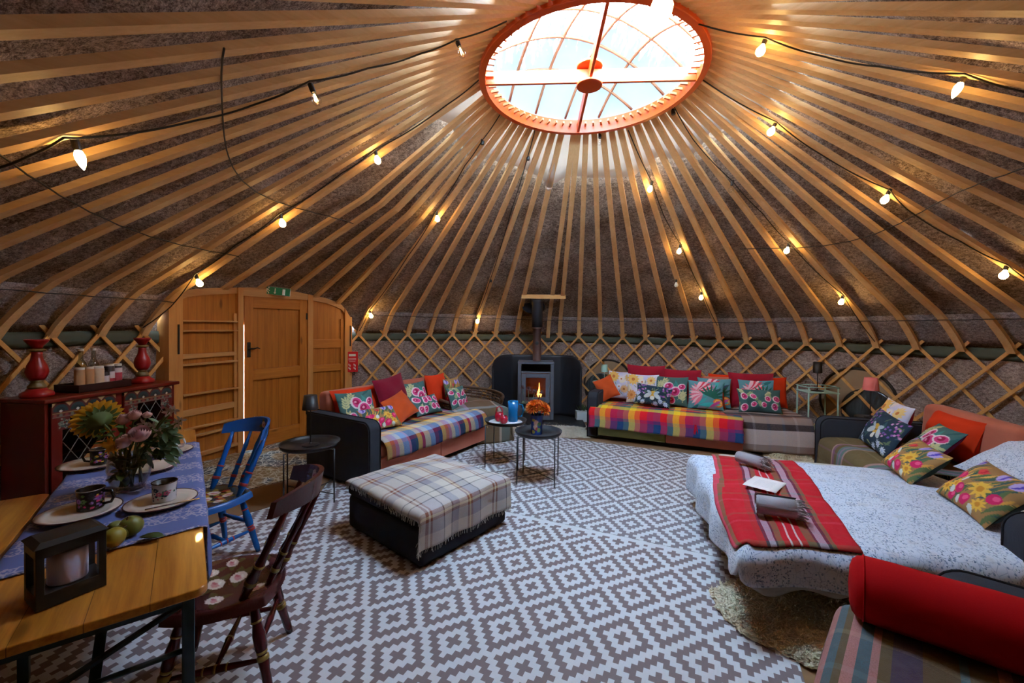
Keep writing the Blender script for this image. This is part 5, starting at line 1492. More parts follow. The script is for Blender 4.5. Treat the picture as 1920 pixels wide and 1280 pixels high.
for k, (x, y, z, r, ty, tx) in enumerate(((-.035, -.02, .29, .105, -.35, .4), (.07, -.03, .275, .10, .6, .4), (.02, .05, .30, .09, .1, -.2))):
    dahlia(vz, (x, y, z), r, (tx, ty), k, [m_org, m_org2])
    g = G(); g.tube([(x*.3, y*.3, .05), (x*.7, y*.7, .2), (x, y, z)], .004, 6); obj('stem', g, m_leafg, vz, smooth=True)
# dried thistle heads in a low dark pot behind the tables
th = thing('thistle_pot', 'dark pot of dried thistles on the hearth behind the blue jug', 'potted flowers', (tb.x+.34, 6.62, .055))
g = G(); g.lathe([(.07, 0), (.10, .08), (.09, .17), (.10, .18), (.085, .18), (.08, .10), (.001, .09)], 20, cap=False); obj('pot', g, m_shield, th, smooth=True)
m_th = plain('thistle_head', srgb(112,88,92), .9, .3, 40); m_ths = plain('thistle_leaf', srgb(110,128,112), .8, .2, 30)
for k, (x, z) in enumerate(((-.10, .56), (.0, .54), (.10, .50), (.17, .40), (-.02, .36), (.06, .30), (.2, .48))):
    g = G(); 
    for q in range(70):
        a = rnd.uniform(0, 6.28); el = rnd.uniform(-.4, 1.5); d = Vector((cos(a)*cos(el), sin(a)*cos(el), sin(el)))
        g.tube([Vector((x, 0, z)), Vector((x, 0, z))+d*rnd.uniform(.035, .055)], [.005, .0015], 3, cap=False)
    obj('thistle', g, m_th, th)
    g = G(); g.tube([(0, 0, .1), (x*.5, 0, z*.6), (x, 0, z)], .005, 5)
    for q in range(3):
        p = Vector((x*.6, 0, z*.6)); a = 2.1*q+k; g.add([p, p+Vector((.07*cos(a), .03*sin(a), .03)), p+Vector((.11*cos(a), .05*sin(a), -.01)), p+Vector((.06*cos(a), .03*sin(a), -.015))], [(0, 1, 2, 3)])
    obj('stem', g, m_ths, th)

# ------------------------------------------------------------------ lamps and tables behind the right sofas
m_mint = plain('mint_metal', srgb(158,196,184), .45, .06); m_pinksh = plain('pink_shade', srgb(224,120,116), .8, .06)
ML1 = at_y(1133, 722, 6.95)
mt = thing('mint_stool_table', 'small mint side table behind the charcoal arm left of the right sofa', 'side table', (ML1.x, 6.95, .005))
g = G(); g.lathe([(.001, .655), (.19, .655), (.20, .68), (.19, .67), (.001, .67)], 28, cap=False); obj('tray', g, m_mint, mt, smooth=True)
for k in range(4):
    a = pi/4+k*pi/2; g = G(); g.tube([(.15*cos(a), .15*sin(a), 0), (.15*cos(a), .15*sin(a), .66)], .008, 6); obj('leg', g, m_mint, mt, smooth=True)
lamp('mint green table lamp left of the daisy cushion on the right sofa', (ML1.x, 6.95, .674), .30, m_mint, m_mint, (.05, .058), .12, .06)
pt_ = at_y(1532, 745, 5.66)
mt = thing('mint_tray_trolley', 'mint metal tray table with rail behind the charcoal arm of the sofa bed', 'side table', (pt_.x, 5.66, .005), radians(-8))
zt_ = .74
g = G(); g.box((0, 0, zt_), (.40, .30, .018)); obj('tray', g, m_mint, mt, bevel=.01)
for z in (zt_+.075,):
    g = G(); g.tube([(-.2, -.15, z), (.2, -.15, z), (.22, 0, z), (.2, .15, z), (-.2, .15, z), (-.22, 0, z)], .006, 6, closed=True); obj('rail', g, m_mint, mt, smooth=True)
for x, y in ((-.18, -.14), (.18, -.14), (.18, .14), (-.18, .14)):
    g = G(); g.tube([(x, y, 0), (x, y, zt_+.075)], .010, 8); obj('leg', g, m_mint, mt, smooth=True)
g = G(); g.box((0, 0, .25), (.38, .28, .015)); obj('shelf', g, m_mint, mt, bevel=.005)
lamp('thin black table lamp with small black shade on the mint tray table', (pt_.x, 5.66, zt_+.011), .40, m_black, m_black, (.052, .055), .15, .075)
pk = at_y(1632, 760, 4.82)
mt = thing('corner_table', 'dark corner table half hidden behind the daisy cushion of the sofa bed', 'side table', (pk.x+.02, 4.84, .005))
g = G(); g.lathe([(.001, .55), (.15, .55), (.15, .57), (.001, .57)], 28, cap=False); obj('top', g, m_tray, mt, smooth=False)
for k in range(3):
    a = k*2.09; g = G(); g.tube([(.12*cos(a), .12*sin(a), 0), (.12*cos(a), .12*sin(a), .56)], .008, 6); obj('leg', g, m_tray, mt, smooth=True)
lamp('pink shaded table lamp behind the daisy cushion on the sofa bed', (pk.x, 4.82, .571), .47, m_pinksh, m_black, (.062, .078), .145, .06)

# round windows let into the felt wall
m_board = plain('tan_board', srgb(150,126,98), .75, .15, 6)
t = NT('clear_plastic'); v = t.coord('Object', (1, 1, 1), (0, .5, .3)); n = t.noise(t.coord('Object', (6, 1, 1.6), (0, .55, 0)), 2.2, 2)
t.base(srgb(58,66,68)); t.set(Roughness=.12, Coat_Weight=.5); t.bump(n.outputs[0], .8, .06); m_plast = t.m
def porthole(label, px, py, rx_px, ry_px, off, board=True):
    p = at_r(px, py, 4.425); a = az_of(p)
    dist = hypot(p.x, p.y)
    o = thing('round_window', label, 'window', p, radians(a+90)+pi)
    # local x along the wall, y outwards
    rz_ = .44
    def disc(r, z0, y): 
        g = G(); g.lathe([(.001, y), (r, y), (r, y+.012), (.001, y+.012)], 40, cap=False, m=Matrix.Rotation(pi/2, 4, 'X')); return g
    ri = G(); ri.tube([(rz_*cos(q), -.0, rz_*sin(q)) for q in [2*pi*k/40 for k in range(40)]], .018, 7, closed=True)
    obj('rim', ri, m_rubber, o, smooth=True)
    obj('board', disc(rz_-.012, 0, -.008), m_board, o, smooth=False)
    g = G(); g.lathe([(.001, 0), (.30, 0), (.315, .005), (.30, .012)], 36, cap=False, m=Matrix.Translation((off, -.012, -.13)) @ Matrix.Rotation(pi/2, 4, 'X')); obj('pane', g, m_plast, o, smooth=False)
    ri = G(); ri.tube([(off+.31*cos(q), -.016, -.13+.31*sin(q)) for q in [2*pi*k/36 for k in range(36)]], .008, 6, closed=True); obj('pane_rim', ri, m_rubber, o, smooth=True)
    return o
porthole('round window with tan board and clear pane behind the lattice near the pink lamp', 1606, 752, 75, 70, .14)
porthole('round window with clear pane behind the lattice left of the right sofa', 1140, 718, 50, 60, -.12)
# plant and white pot by the shield
pw = at_z(1097, 791, 0)
o = thing('white_planter', 'pale planter with green leaves on the floor between heat shield and right sofa', 'planter', (pw.x, pw.y, .006))
g = G(); g.box((0, .1, .09), (.30, .3, .18)); obj('box', g, plain('pale_paint', srgb(200,206,210), .6, .05), o, bevel=.01)
g = G()
for k in range(40):
    a = rnd.uniform(0, 6.28); L = rnd.uniform(.06, .13); b = Vector((rnd.uniform(-.1, .1), .1+rnd.uniform(-.1, .1), .17)); d = Vector((cos(a)*.6, sin(a)*.6, 1)).normalized()*L; s_ = Vector((-sin(a), cos(a), 0))*.02
    g.add([b, b+d*.5+s_, b+d, b+d*.5-s_], [(0, 1, 2, 3)])
fo = obj('foliage', g, m_leafg, o); fo['kind'] = 'stuff'
# ------------------------------------------------------------------ dining tables
m_tab = wood('lacquered_pine', srgb(158,88,22), srgb(224,156,64), 'X', 6, .28, True, .04, coat=.5, planks=(1, .14, .012))
m_teal = plain('teal_steel', srgb(24,58,74), .4, .1)
T_RZ = radians(128.2); T0 = Vector((-.967, 1.315, .005))
MT = Matrix.Translation(T0) @ Matrix.Rotation(T_RZ, 4, 'Z')
def rrect(x0, x1, y0, y1, r, n=5):
    out = []
    for cx, cy, a0 in ((x1-r, y0+r, -pi/2), (x1-r, y1-r, 0), (x0+r, y1-r, pi/2), (x0+r, y0+r, pi)):
        for k in range(n+1):
            a = a0+pi/2*k/n; out.append((cx+r*cos(a), cy+r*sin(a)))
    return out
def beer_table(label, M, L, W, z):
    o = thing('beer_table', label, 'table', M.translation, T_RZ)
    g = G(); g.prism(rrect(0, L, 0, W, .035), z-.028, z); obj('tabletop', g, m_tab, o, bevel=.004)
    for x in (.13, L-.2):
        f_ = thing('trestle', 'x', 'x'); del f_['label']; del f_['category']; f_.parent = o
        for y in (.05, W-.05):
            g = G(); g.box((x, y, (z-.03)/2), (.035, .035, z-.03)); obj('leg', g, m_teal, f_, bevel=.003)
        g = G(); g.box((x, W/2, z-.085), (.03, W-.1, .035)); obj('top_rail', g, m_teal, f_)
        g = G(); g.tube([(x, .05, z-.26), (x, W-.05, z-.26)], .009, 8); obj('cross_rod', g, m_teal, f_, smooth=True)
        sx_ = 1 if x < L/2 else -1
        g = G(); g.bar((x, W/2, z-.30), (x+sx_*.45, W/2, z-.04), .028, .012); obj('brace', g, m_teal, f_)
        g = G(); g.bar((x, .06, z-.10), (x+sx_*.02, W-.07, z-.30), .025, .01); obj('diagonal', g, m_teal, f_)
    for y in (.06, W-.06):
        g = G(); g.box((L/2, y, z-.04), (L-.1, .025, .022)); obj('side_rail', g, m_teal, o)
    return o
beer_table('lacquered pine folding table under a blue cloth, teal steel legs, carrying the black lantern', MT, 2.5, .56, .755)
MT2 = MT @ Matrix.Translation((-.75, .572, 0))
beer_table('second lacquered pine folding table with teal legs pushed against the first', MT2, 2.07, .5, .77)
# tablecloth
t = NT('blue_tablecloth'); v = t.coord('Object'); sx = t.node('ShaderNodeSeparateXYZ'); t.l.new(v, sx.inputs[0])
ph = t.math('FRACT', t.math('DIVIDE', sx.outputs[0], .25))
band = t.math('GREATER_THAN', ph, .42)
vo = t.vor(v, 75); vo2 = t.vor(v, 28, 'DISTANCE_TO_EDGE')
pat = t.ramp(vo.outputs['Distance'], [(0, (1,1,1)), (.3, (1,1,1)), (.42, (0,0,0))])
pat2 = t.ramp(vo2.outputs['Distance'], [(0, (1,1,1)), (.04, (1,1,1)), (.09, (0,0,0))])
c = t.mix(t.math('MULTIPLY', t.math('MAXIMUM', pat, pat2), t.math('MULTIPLY', band, .85)), srgb(98,114,172), srgb(186,178,198))
n = t.noise(v, 6, 3); c = t.mix(t.math('MULTIPLY', n.outputs[0], .2), c, srgb(80,96,150)); t.base(c); t.set(Roughness=.85)
tcf = cloth(2.5, .56, .762, .47, 2.02, -.24, .60, 70, 50, r=.012, puff=0, rip=.014, rf=17, wrk=.0012, shear=-.08, seed=5)
g = G(); g.grid(tcf, 70, 50)
o = obj('tablecloth', g, t.m, smooth=True, solid=.003); o.matrix_world = MT; tag(o, 'blue cloth with lacy bands draped across the pine table', 'tablecloth')
ZTB = T0.z+.765

# crockery ---------------------------------------------------------------------------
m_plate = plain('cream_enamel', srgb(214,202,188), .25, .05, 8); m_rim = plain('plum_rim', srgb(70,30,34), .3, .1)
m_ins = plain('dark_enamel', (.012, .013, .016), .2, .1)
def p_mug(base, seed, cols):
    rr = random.Random(seed); spots = []
    for k in range(46): spots.append((rr.random(), rr.uniform(.12, .85), rr.uniform(.010, .026), rr.choice(cols)))
    for k in range(10):
        x, y = rr.random(), rr.uniform(.3, .75); cc_ = rr.choice(cols)
        for q in range(5): spots.append((x+.028*cos(q*1.257), y+.075*sin(q*1.257), .02, cc_))
    def fn(u, v):
        c = srgb(base)
        for x, y, r, cc_ in spots:
            d = abs(u-x); d = min(d, 1-d)
            if (d/r)**2+((v-y)/(r*2.6))**2 < 1: c = srgb(cc_)
        return c
    return fn
def place(label, px, py, r=.125, mats=None):
    p = at_z(px, py, ZTB+.003)
    o = thing('enamel_plate', label, 'plate', p, 0, 'enamel plates on the blue cloth')
    g = G(); g.lathe([(.001, 0), (r*.62, 0), (r*.70, .006), (r*.98, .016), (r*.98, .019), (r*.70, .010), (r*.6, .004), (.001, .004)], 40, cap=False); obj('dish', g, m_plate, o, smooth=True)
    g = G(); g.tube([(r*cos(q), r*sin(q), .0175) for q in [2*pi*k/44 for k in range(44)]], .0030, 6, closed=True); obj('rim', g, m_rim, o, smooth=True)
    return p
def mug(label, p, rz, base, seed, cols, r=.046, h=.085):
    o = thing('enamel_mug', label, 'mug', (p[0], p[1], p[2]+.005), rz, 'enamel mugs on the blue cloth')
    g = G(); fn = p_mug(base, seed, cols)
    g.grid(lambda u, v: (r*(.97+.05*v**3)*cos(u*2*pi), r*(.97+.05*v**3)*sin(u*2*pi), .002+h*v), 84, 30, colfn=fn)
    b = len(g.v); g.lathe([(.001, .002), (r*.97, .002)], 84, cap=False)
    for k in range(b, len(g.v)): g.col[k] = srgb(base)
    obj('body', g, m_cer, o, smooth=True)
    g = G(); g.lathe([(.001, .006), (r*.93, .006), (r*.98, h), (r*1.0, h)], 40, cap=False); obj('inside', g, m_ins if base[0] < 100 else plain('mug_inside', srgb(60,58,60), .3), o, smooth=True)
    g = G(); g.tube([(r*1.02*cos(q), r*1.02*sin(q), h+.002) for q in [2*pi*k/36 for k in range(36)]], .0022, 6, closed=True); obj('rim', g, m_ins if base[0] > 100 else plain('steel_rim', srgb(170,170,170), .25, .05, metal=.9), o, smooth=True)
    g = G(); g.tube([(r, 0, h*.85), (r+.028, 0, h*.82), (r+.036, 0, h*.5), (r+.026, 0, h*.24), (r, 0, h*.18)], [.007, .007, .006, .006, .006], 8)
    for k in range(len(g.v)): g.col[k] = srgb(base)
    obj('handle', g, m_cer, o, smooth=True)
FL1 = [(40,100,140), (30,80,130), (200,90,130), (60,120,110), (20,60,100)]; FL2 = [(120,70,140), (200,60,110), (220,170,50), (150,110,180), (80,120,60)]
p = place('cream enamel plate with plum rim under the white floral mug', 303, 944, .132)
mug('white enamel mug with blue and pink flowers', p+Vector((-.012, .03, 0)), radians(100), (206,214,222), 1, FL1)
p = place('cream enamel plate half hidden behind the black lantern', 150, 964, .135)
mug('black floral enamel mug standing right behind the lantern', p+Vector((-.005, .05, 0)), radians(20), (16,16,22), 2, FL2)
p = place('cream enamel plate under the black floral mug at the far left of the blue cloth', 176, 872, .15)
mug('black floral enamel mug below the sunflower', p+Vector((.02, .02, 0)), radians(200), (16,16,22), 3, FL2)
place('empty cream enamel plate just right of the glass flower vase', 280, 880, .125)
p = place('cream enamel plate at the far end of the blue cloth by the blue chair', 318, 848, .12)
mug('pale blue floral mug at the far end of the blue cloth under the bouquet leaves', p+Vector((-.02, .02, 0)), radians(30), (196,206,222), 4, FL1)
# knife on the plate of the white mug
g = G(); q0 = at_z(303, 944, ZTB+.02); g.box((.0, 0, 0), (.012, .19, .003)); o = obj('table_knife', g, plain('knife_steel', srgb(180,180,186), .2, .05, metal=.9), loc=q0+Vector((.06, -.01, .004)), rot=(0, 0, radians(-50)), bevel=.001)
tag(o, 'steel table knife resting on the plate beside the white floral mug', 'knife')

# lantern -------------------------------------------------------------------------------
m_lan = plain('lantern_black', (.012, .011, .011), .45, .1)
pl = at_z(67, 1150, T0.z+.757); LZ = atan2(.125, .07)
la = thing('candle_lantern', 'black box lantern with a pale candle on the bare end of the table', 'lantern', pl, LZ)
LX, LY, LH = .152, .114, .182
def lb_(name, c, d, par=la):
    g = G(); g.box(c, d); return obj(name, g, m_lan, par, bevel=.0015)
lb_('base', (LX/2, LY/2, .022), (LX, LY, .044)); lb_('head', (LX/2, LY/2, LH-.016), (LX, LY, .032))
for x in (.009, LX-.009):
    for y in (.009, LY-.009): lb_('post', (x, y, LH/2), (.018, .018, LH-.04))
g = G(); vs = [(-.006, -.006, LH), (LX+.006, -.006, LH), (LX+.006, LY+.006, LH), (-.006, LY+.006, LH), (.012, .012, LH+.013), (LX-.012, .012, LH+.013), (LX-.012, LY-.012, LH+.013), (.012, LY-.012, LH+.013)]
g.add(vs, [(0, 3, 2, 1), (4, 5, 6, 7), (0, 1, 5, 4), (1, 2, 6, 5), (2, 3, 7, 6), (3, 0, 4, 7)]); obj('roof', g, m_lan, la, bevel=.001)
cn = thing('candle', 'white pillar candle, skylight tint painted into its wax, inside the black lantern', 'candle', (Matrix.Translation(pl) @ Matrix.Rotation(LZ, 4, 'Z')) @ Vector((LX*.52, LY*.5, .0445)))
g = G(); g.lathe([(.001, 0), (.044, 0), (.045, .003), (.045, .095), (.041, .098), (.001, .094)], 32, cap=False); obj('wax', g, plain('candle_wax', srgb(196,192,214), .5, .03, Subsurface_Weight=.2) if False else plain('candle_wax', srgb(200,200,236), .5, .03), cn, smooth=True)  # lilac cast of the skylight is put into the wax colour
g = G(); g.tube([(0, 0, .094), (.002, 0, .106)], .0015, 5); obj('wick', g, m_black, cn)

# windfall fruit with leaves -----------------------------------------------------------------
m_fr1 = plain('fruit_green', srgb(112,116,52), .45, .25, 18); m_fr2 = plain('fruit_yellow', srgb(150,140,52), .45, .25, 18); m_twig = plain('twig', srgb(86,66,44), .8)
def fruit(label, px, py, r, mat, tilt):
    c = at_z(px, py, ZTB+r); o = thing('green_fruit', label, 'fruit', (c.x, c.y, ZTB+.001))
    g = G(); prof = [(.001, .06), (.3, .02), (.72, .14), (.97, .55), (1.0, .9), (.86, 1.35), (.55, 1.72), (.25, 1.80), (.001, 1.72)]
    M = Matrix.Translation((0, 0, r)) @ Matrix.Rotation(tilt, 4, 'X') @ Matrix.Translation((0, 0, -r*.94))
    g.lathe([(a*r, b*r) for a, b in prof], 22, m=M, cap=False); obj('flesh', g, mat, o, smooth=True, subs=1)
    g = G(); g.tube([M @ Vector((0, 0, 1.72*r)), M @ Vector((.004, 0, 1.98*r)), M @ Vector((.010, .004, 2.15*r))], .0022, 5); obj('stalk', g, m_twig, o)
fruit('large green fruit at the back of the pile by the lantern', 245, 985, .040, m_fr1, .5)
fruit('yellow-green fruit at the front of the fruit pile beside the lantern', 215, 1006, .036, m_fr2, -1.0)
fruit('small green fruit at the back left of the fruit pile', 215, 990, .028, m_fr1, 1.2)
fruit('green fruit between the large and yellow fruits', 231, 995, .030, m_fr1, -.4)
def leaf(g, b, d, L, wd, up=Vector((0, 0, 1)), curl=.2):
    d = Vector(d).normalized(); s_ = d.cross(up)
    s_ = s_.normalized() if s_.length > 1e-4 else Vector((1, 0, 0)); nrm = s_.cross(d)
    pts = []
    for k in range(6):
        q = k/5; w_ = wd*sin(pi*min(1, q*.96+.02))**.8; c = Vector(b)+d*L*q-nrm*curl*L*q*q*-1*-1
        pts.append((c-s_*w_+nrm*w_*.25, c, c+s_*w_+nrm*w_*.25))
    vs = [v_ for r3 in pts for v_ in r3]; fs = []
    for k in range(5): fs += [(k*3, k*3+1, k*3+4, k*3+3), (k*3+1, k*3+2, k*3+5, k*3+4)]
    g.add(vs, fs)
m_lf = plain('leaf_dark', srgb(46,70,34), .45, .25, 30); m_lf2 = plain('leaf_mid', srgb(76,100,44), .5, .25, 30)
g = G(); b = at_z(262, 1008, ZTB+.006); leaf(g, (0, 0, .004), (at_z(298, 1006, ZTB)-at_z(262, 1008, ZTB)), .085, .024, curl=.05)
o = obj('fruit_leaf', g, m_lf, loc=b, smooth=True, solid=.0008); tag(o, 'single dark green leaf on the table edge of the blue cloth', 'leaf')

# glass vase with the bouquet -----------------------------------------------------------------
pv = at_z(243, 916, ZTB+.002); VY = pv.y
vs_ = thing('glass_vase', 'round clear glass vase holding a mixed bouquet with sunflower and pink roses', 'vase of flowers', pv)
g = G(); g.lathe([(.001, .0), (.055, 0), (.060, .006), (.080, .06), (.088, .11), (.082, .155), (.074, .185), (.082, .21), (.080, .21), (.071, .185), (.079, .155), (.085, .11), (.077, .06), (.055, .012), (.001, .012)], 36, cap=False)
obj('bowl', g, glass('vase_glass', (.96, .975, .965), .02, 1.0), vs_, smooth=True)
g = G(); g.lathe([(.001, .013), (.053, .013), (.074, .06), (.082, .11), (.078, .135), (.001, .135)], 30, cap=False); obj('water', g, glass('vase_water', (.95, .97, .92), .02, 0, 1.1), vs_, smooth=True)
rb_ = random.Random(11)
def vloc(px, py, dy=0): return at_y(px, py, VY+dy)-pv
HEADS = []
m_rose = plain('rose_pink', srgb(226,180,178), .6, .12, 30); m_yel = plain('petal_yellow', srgb(232,172,40), .6, .15, 30); m_sfc = plain('sunflower_heart', srgb(50,36,36), .9, .3, 60); m_sfg = plain('sepal_green', srgb(88,104,50), .7, .2, 30); m_whf = plain('petal_white', srgb(226,220,222), .6, .06)
def rose(px, py, r, dy=0, tilt=(0, 0)):
    c = vloc(px, py, dy); HEADS.append(c); g = G(); M = Matrix.Translation(c) @ Matrix.Rotation(tilt[0], 4, 'X') @ Matrix.Rotation(tilt[1], 4, 'Y')
    for ring in range(5):
        q = ring/4; n = 3+ring
        for k in range(n):
            a0 = 2*pi*k/n+ring*.7; R1 = r*(.16+.62*q); hgt = r*(1.0-.25*q)
            def fn(u, v, a0=a0, R1=R1, hgt=hgt, q=q, n=n):
                a = a0+(u-.5)*2*pi/n*1.35; rr = R1*(.62+.50*sin(v*2.3))+r*.10*q*v**3*(1+.5*sin(u*9)); z = -r*.6+hgt*1.45*v-(.3*r*q)*v**2*abs(u-.5)*2
                return (rr*cos(a), rr*sin(a), z)
            g.grid(fn, 5, 5, m=M, uv=False)
    obj('rose', g, m_rose, vs_, smooth=True)
def starfl(px, py, r, seed, dy=0):
    rr = random.Random(seed); c = vloc(px, py, dy); HEADS.append(c)
    g = G()
    for k in range(6):
        a = k*1.047+rr.uniform(-.2, .2); d = Vector((cos(a), rr.uniform(-.5, .1), sin(a))); leaf(g, c, d, r, r*.2, Vector((0, -1, .1)), -.15)
    obj('star_flower', g, m_whf, vs_, smooth=True)
rose(262, 814, .047, -.09, (.6, .3)); rose(232, 786, .034, -.02, (.4, -.2)); rose(252, 778, .031, -.01, (.3, .1)); rose(232, 828, .038, -.10, (1.0, -.5)); rose(276, 778, .022, .0)
for k, (x, y) in enumerate(((318, 771), (327, 768), (340, 788), (298, 810), (334, 793), (286, 800), (270, 795))): starfl(x, y, .032, k, rb_.uniform(-.03, .05))
# sunflower seen from behind and the side, and a loose yellow bloom
c = vloc(184, 786, -.02); HEADS.append(c); axis = Vector((-.75, .35, .35)).normalized(); Q = Vector((0, 0, 1)).rotation_difference(axis).to_matrix().to_4x4(); Ms = Matrix.Translation(c) @ Q
sf = thing('sunflower', 'x', 'x'); del sf['label']; del sf['category']; sf.parent = vs_
g = G()
for ring in range(2):
    for k in range(22):
        a = 2*pi*(k+.5*ring)/22; d = Vector((cos(a), sin(a), .35-.25*ring)); leaf(g, Ms @ (Vector((cos(a), sin(a), 0))*.05), (Q @ d), .055, .012, (Q @ Vector((0, 0, 1))), .1)
obj('petals', g, m_yel, sf, smooth=True)
g = G(); g.lathe([(.001, .012), (.04, .018), (.056, .006), (.056, -.004)], 24, m=Ms, cap=False); obj('heart', g, m_sfc, sf, smooth=True)
g = G(); g.lathe([(.056, -.002), (.05, -.016), (.02, -.03), (.008, -.05), (.001, -.05)], 20, m=Ms, cap=False)
for k in range(16): a = k*.393; leaf(g, Ms @ Vector((cos(a)*.04, sin(a)*.04, -.012)), Q @ Vector((cos(a), sin(a), -.1)), .045, .010, Q @ Vector((0, 0, -1)), .15)
obj('sepals', g, m_sfg, sf, smooth=True)
c = vloc(212, 834, -.07); HEADS.append(c); g = G()
for k in range(26): a = rb_.uniform(0, 6.28); d = Vector((cos(a), -.5+rb_.uniform(-.3, .3), sin(a))); leaf(g, c, d, rb_.uniform(.03, .05), .008, Vector((0, -1, 0)), .1)
obj('yellow_flower', g, m_yel, vs_, smooth=True)
g = G()
for h_ in HEADS:
    b = Vector((rb_.uniform(-.04, .04), rb_.uniform(-.04, .04), .02)); mid = Vector((h_.x*.25+rb_.uniform(-.02, .02), h_.y*.2, .19))
    g.tube([b, mid, mid.lerp(h_, .6)+Vector((0, 0, .02)), h_], .0042, 5)
for k in range(7):
    b = Vector((rb_.uniform(-.04, .04), rb_.uniform(-.04, .04), .02)); g.tube([b, Vector((rb_.uniform(-.05, .05), rb_.uniform(-.05, .05), .2))], .005, 5)
o = obj('stems', g, m_sfg, vs_, smooth=True); o['kind'] = 'stuff'
for nm, mt_, n_, (x0, x1), (y0, y1), L0, L1 in (('foliage', m_lf, 110, (262, 325), (790, 862), .035, .07), ('foliage', m_lf2, 70, (195, 290), (780, 850), .035, .07)):
    g = G()
    for k in range(n_):
        c = vloc(rb_.uniform(x0, x1), rb_.uniform(y0, y1), rb_.uniform(-.02, .10)); d = Vector((c.x*1.2+rb_.uniform(-.12, .12), rb_.uniform(-.15, .1), rb_.uniform(-.16, .10)))
        leaf(g, c, d, rb_.uniform(L0, L1), rb_.uniform(.008, .016), Vector((rb_.uniform(-.4, .4), -.4, 1)), .25)
    for k in range(18):
        b = Vector((rb_.uniform(-.04, .05), rb_.uniform(-.06, .03), rb_.uniform(.06, .17))); leaf(g, b, (rb_.uniform(-.3, .4), -.3, rb_.uniform(-.2, .6)), .06, .016)
    o = obj(nm, g, mt_, vs_, smooth=True); o['kind'] = 'stuff'

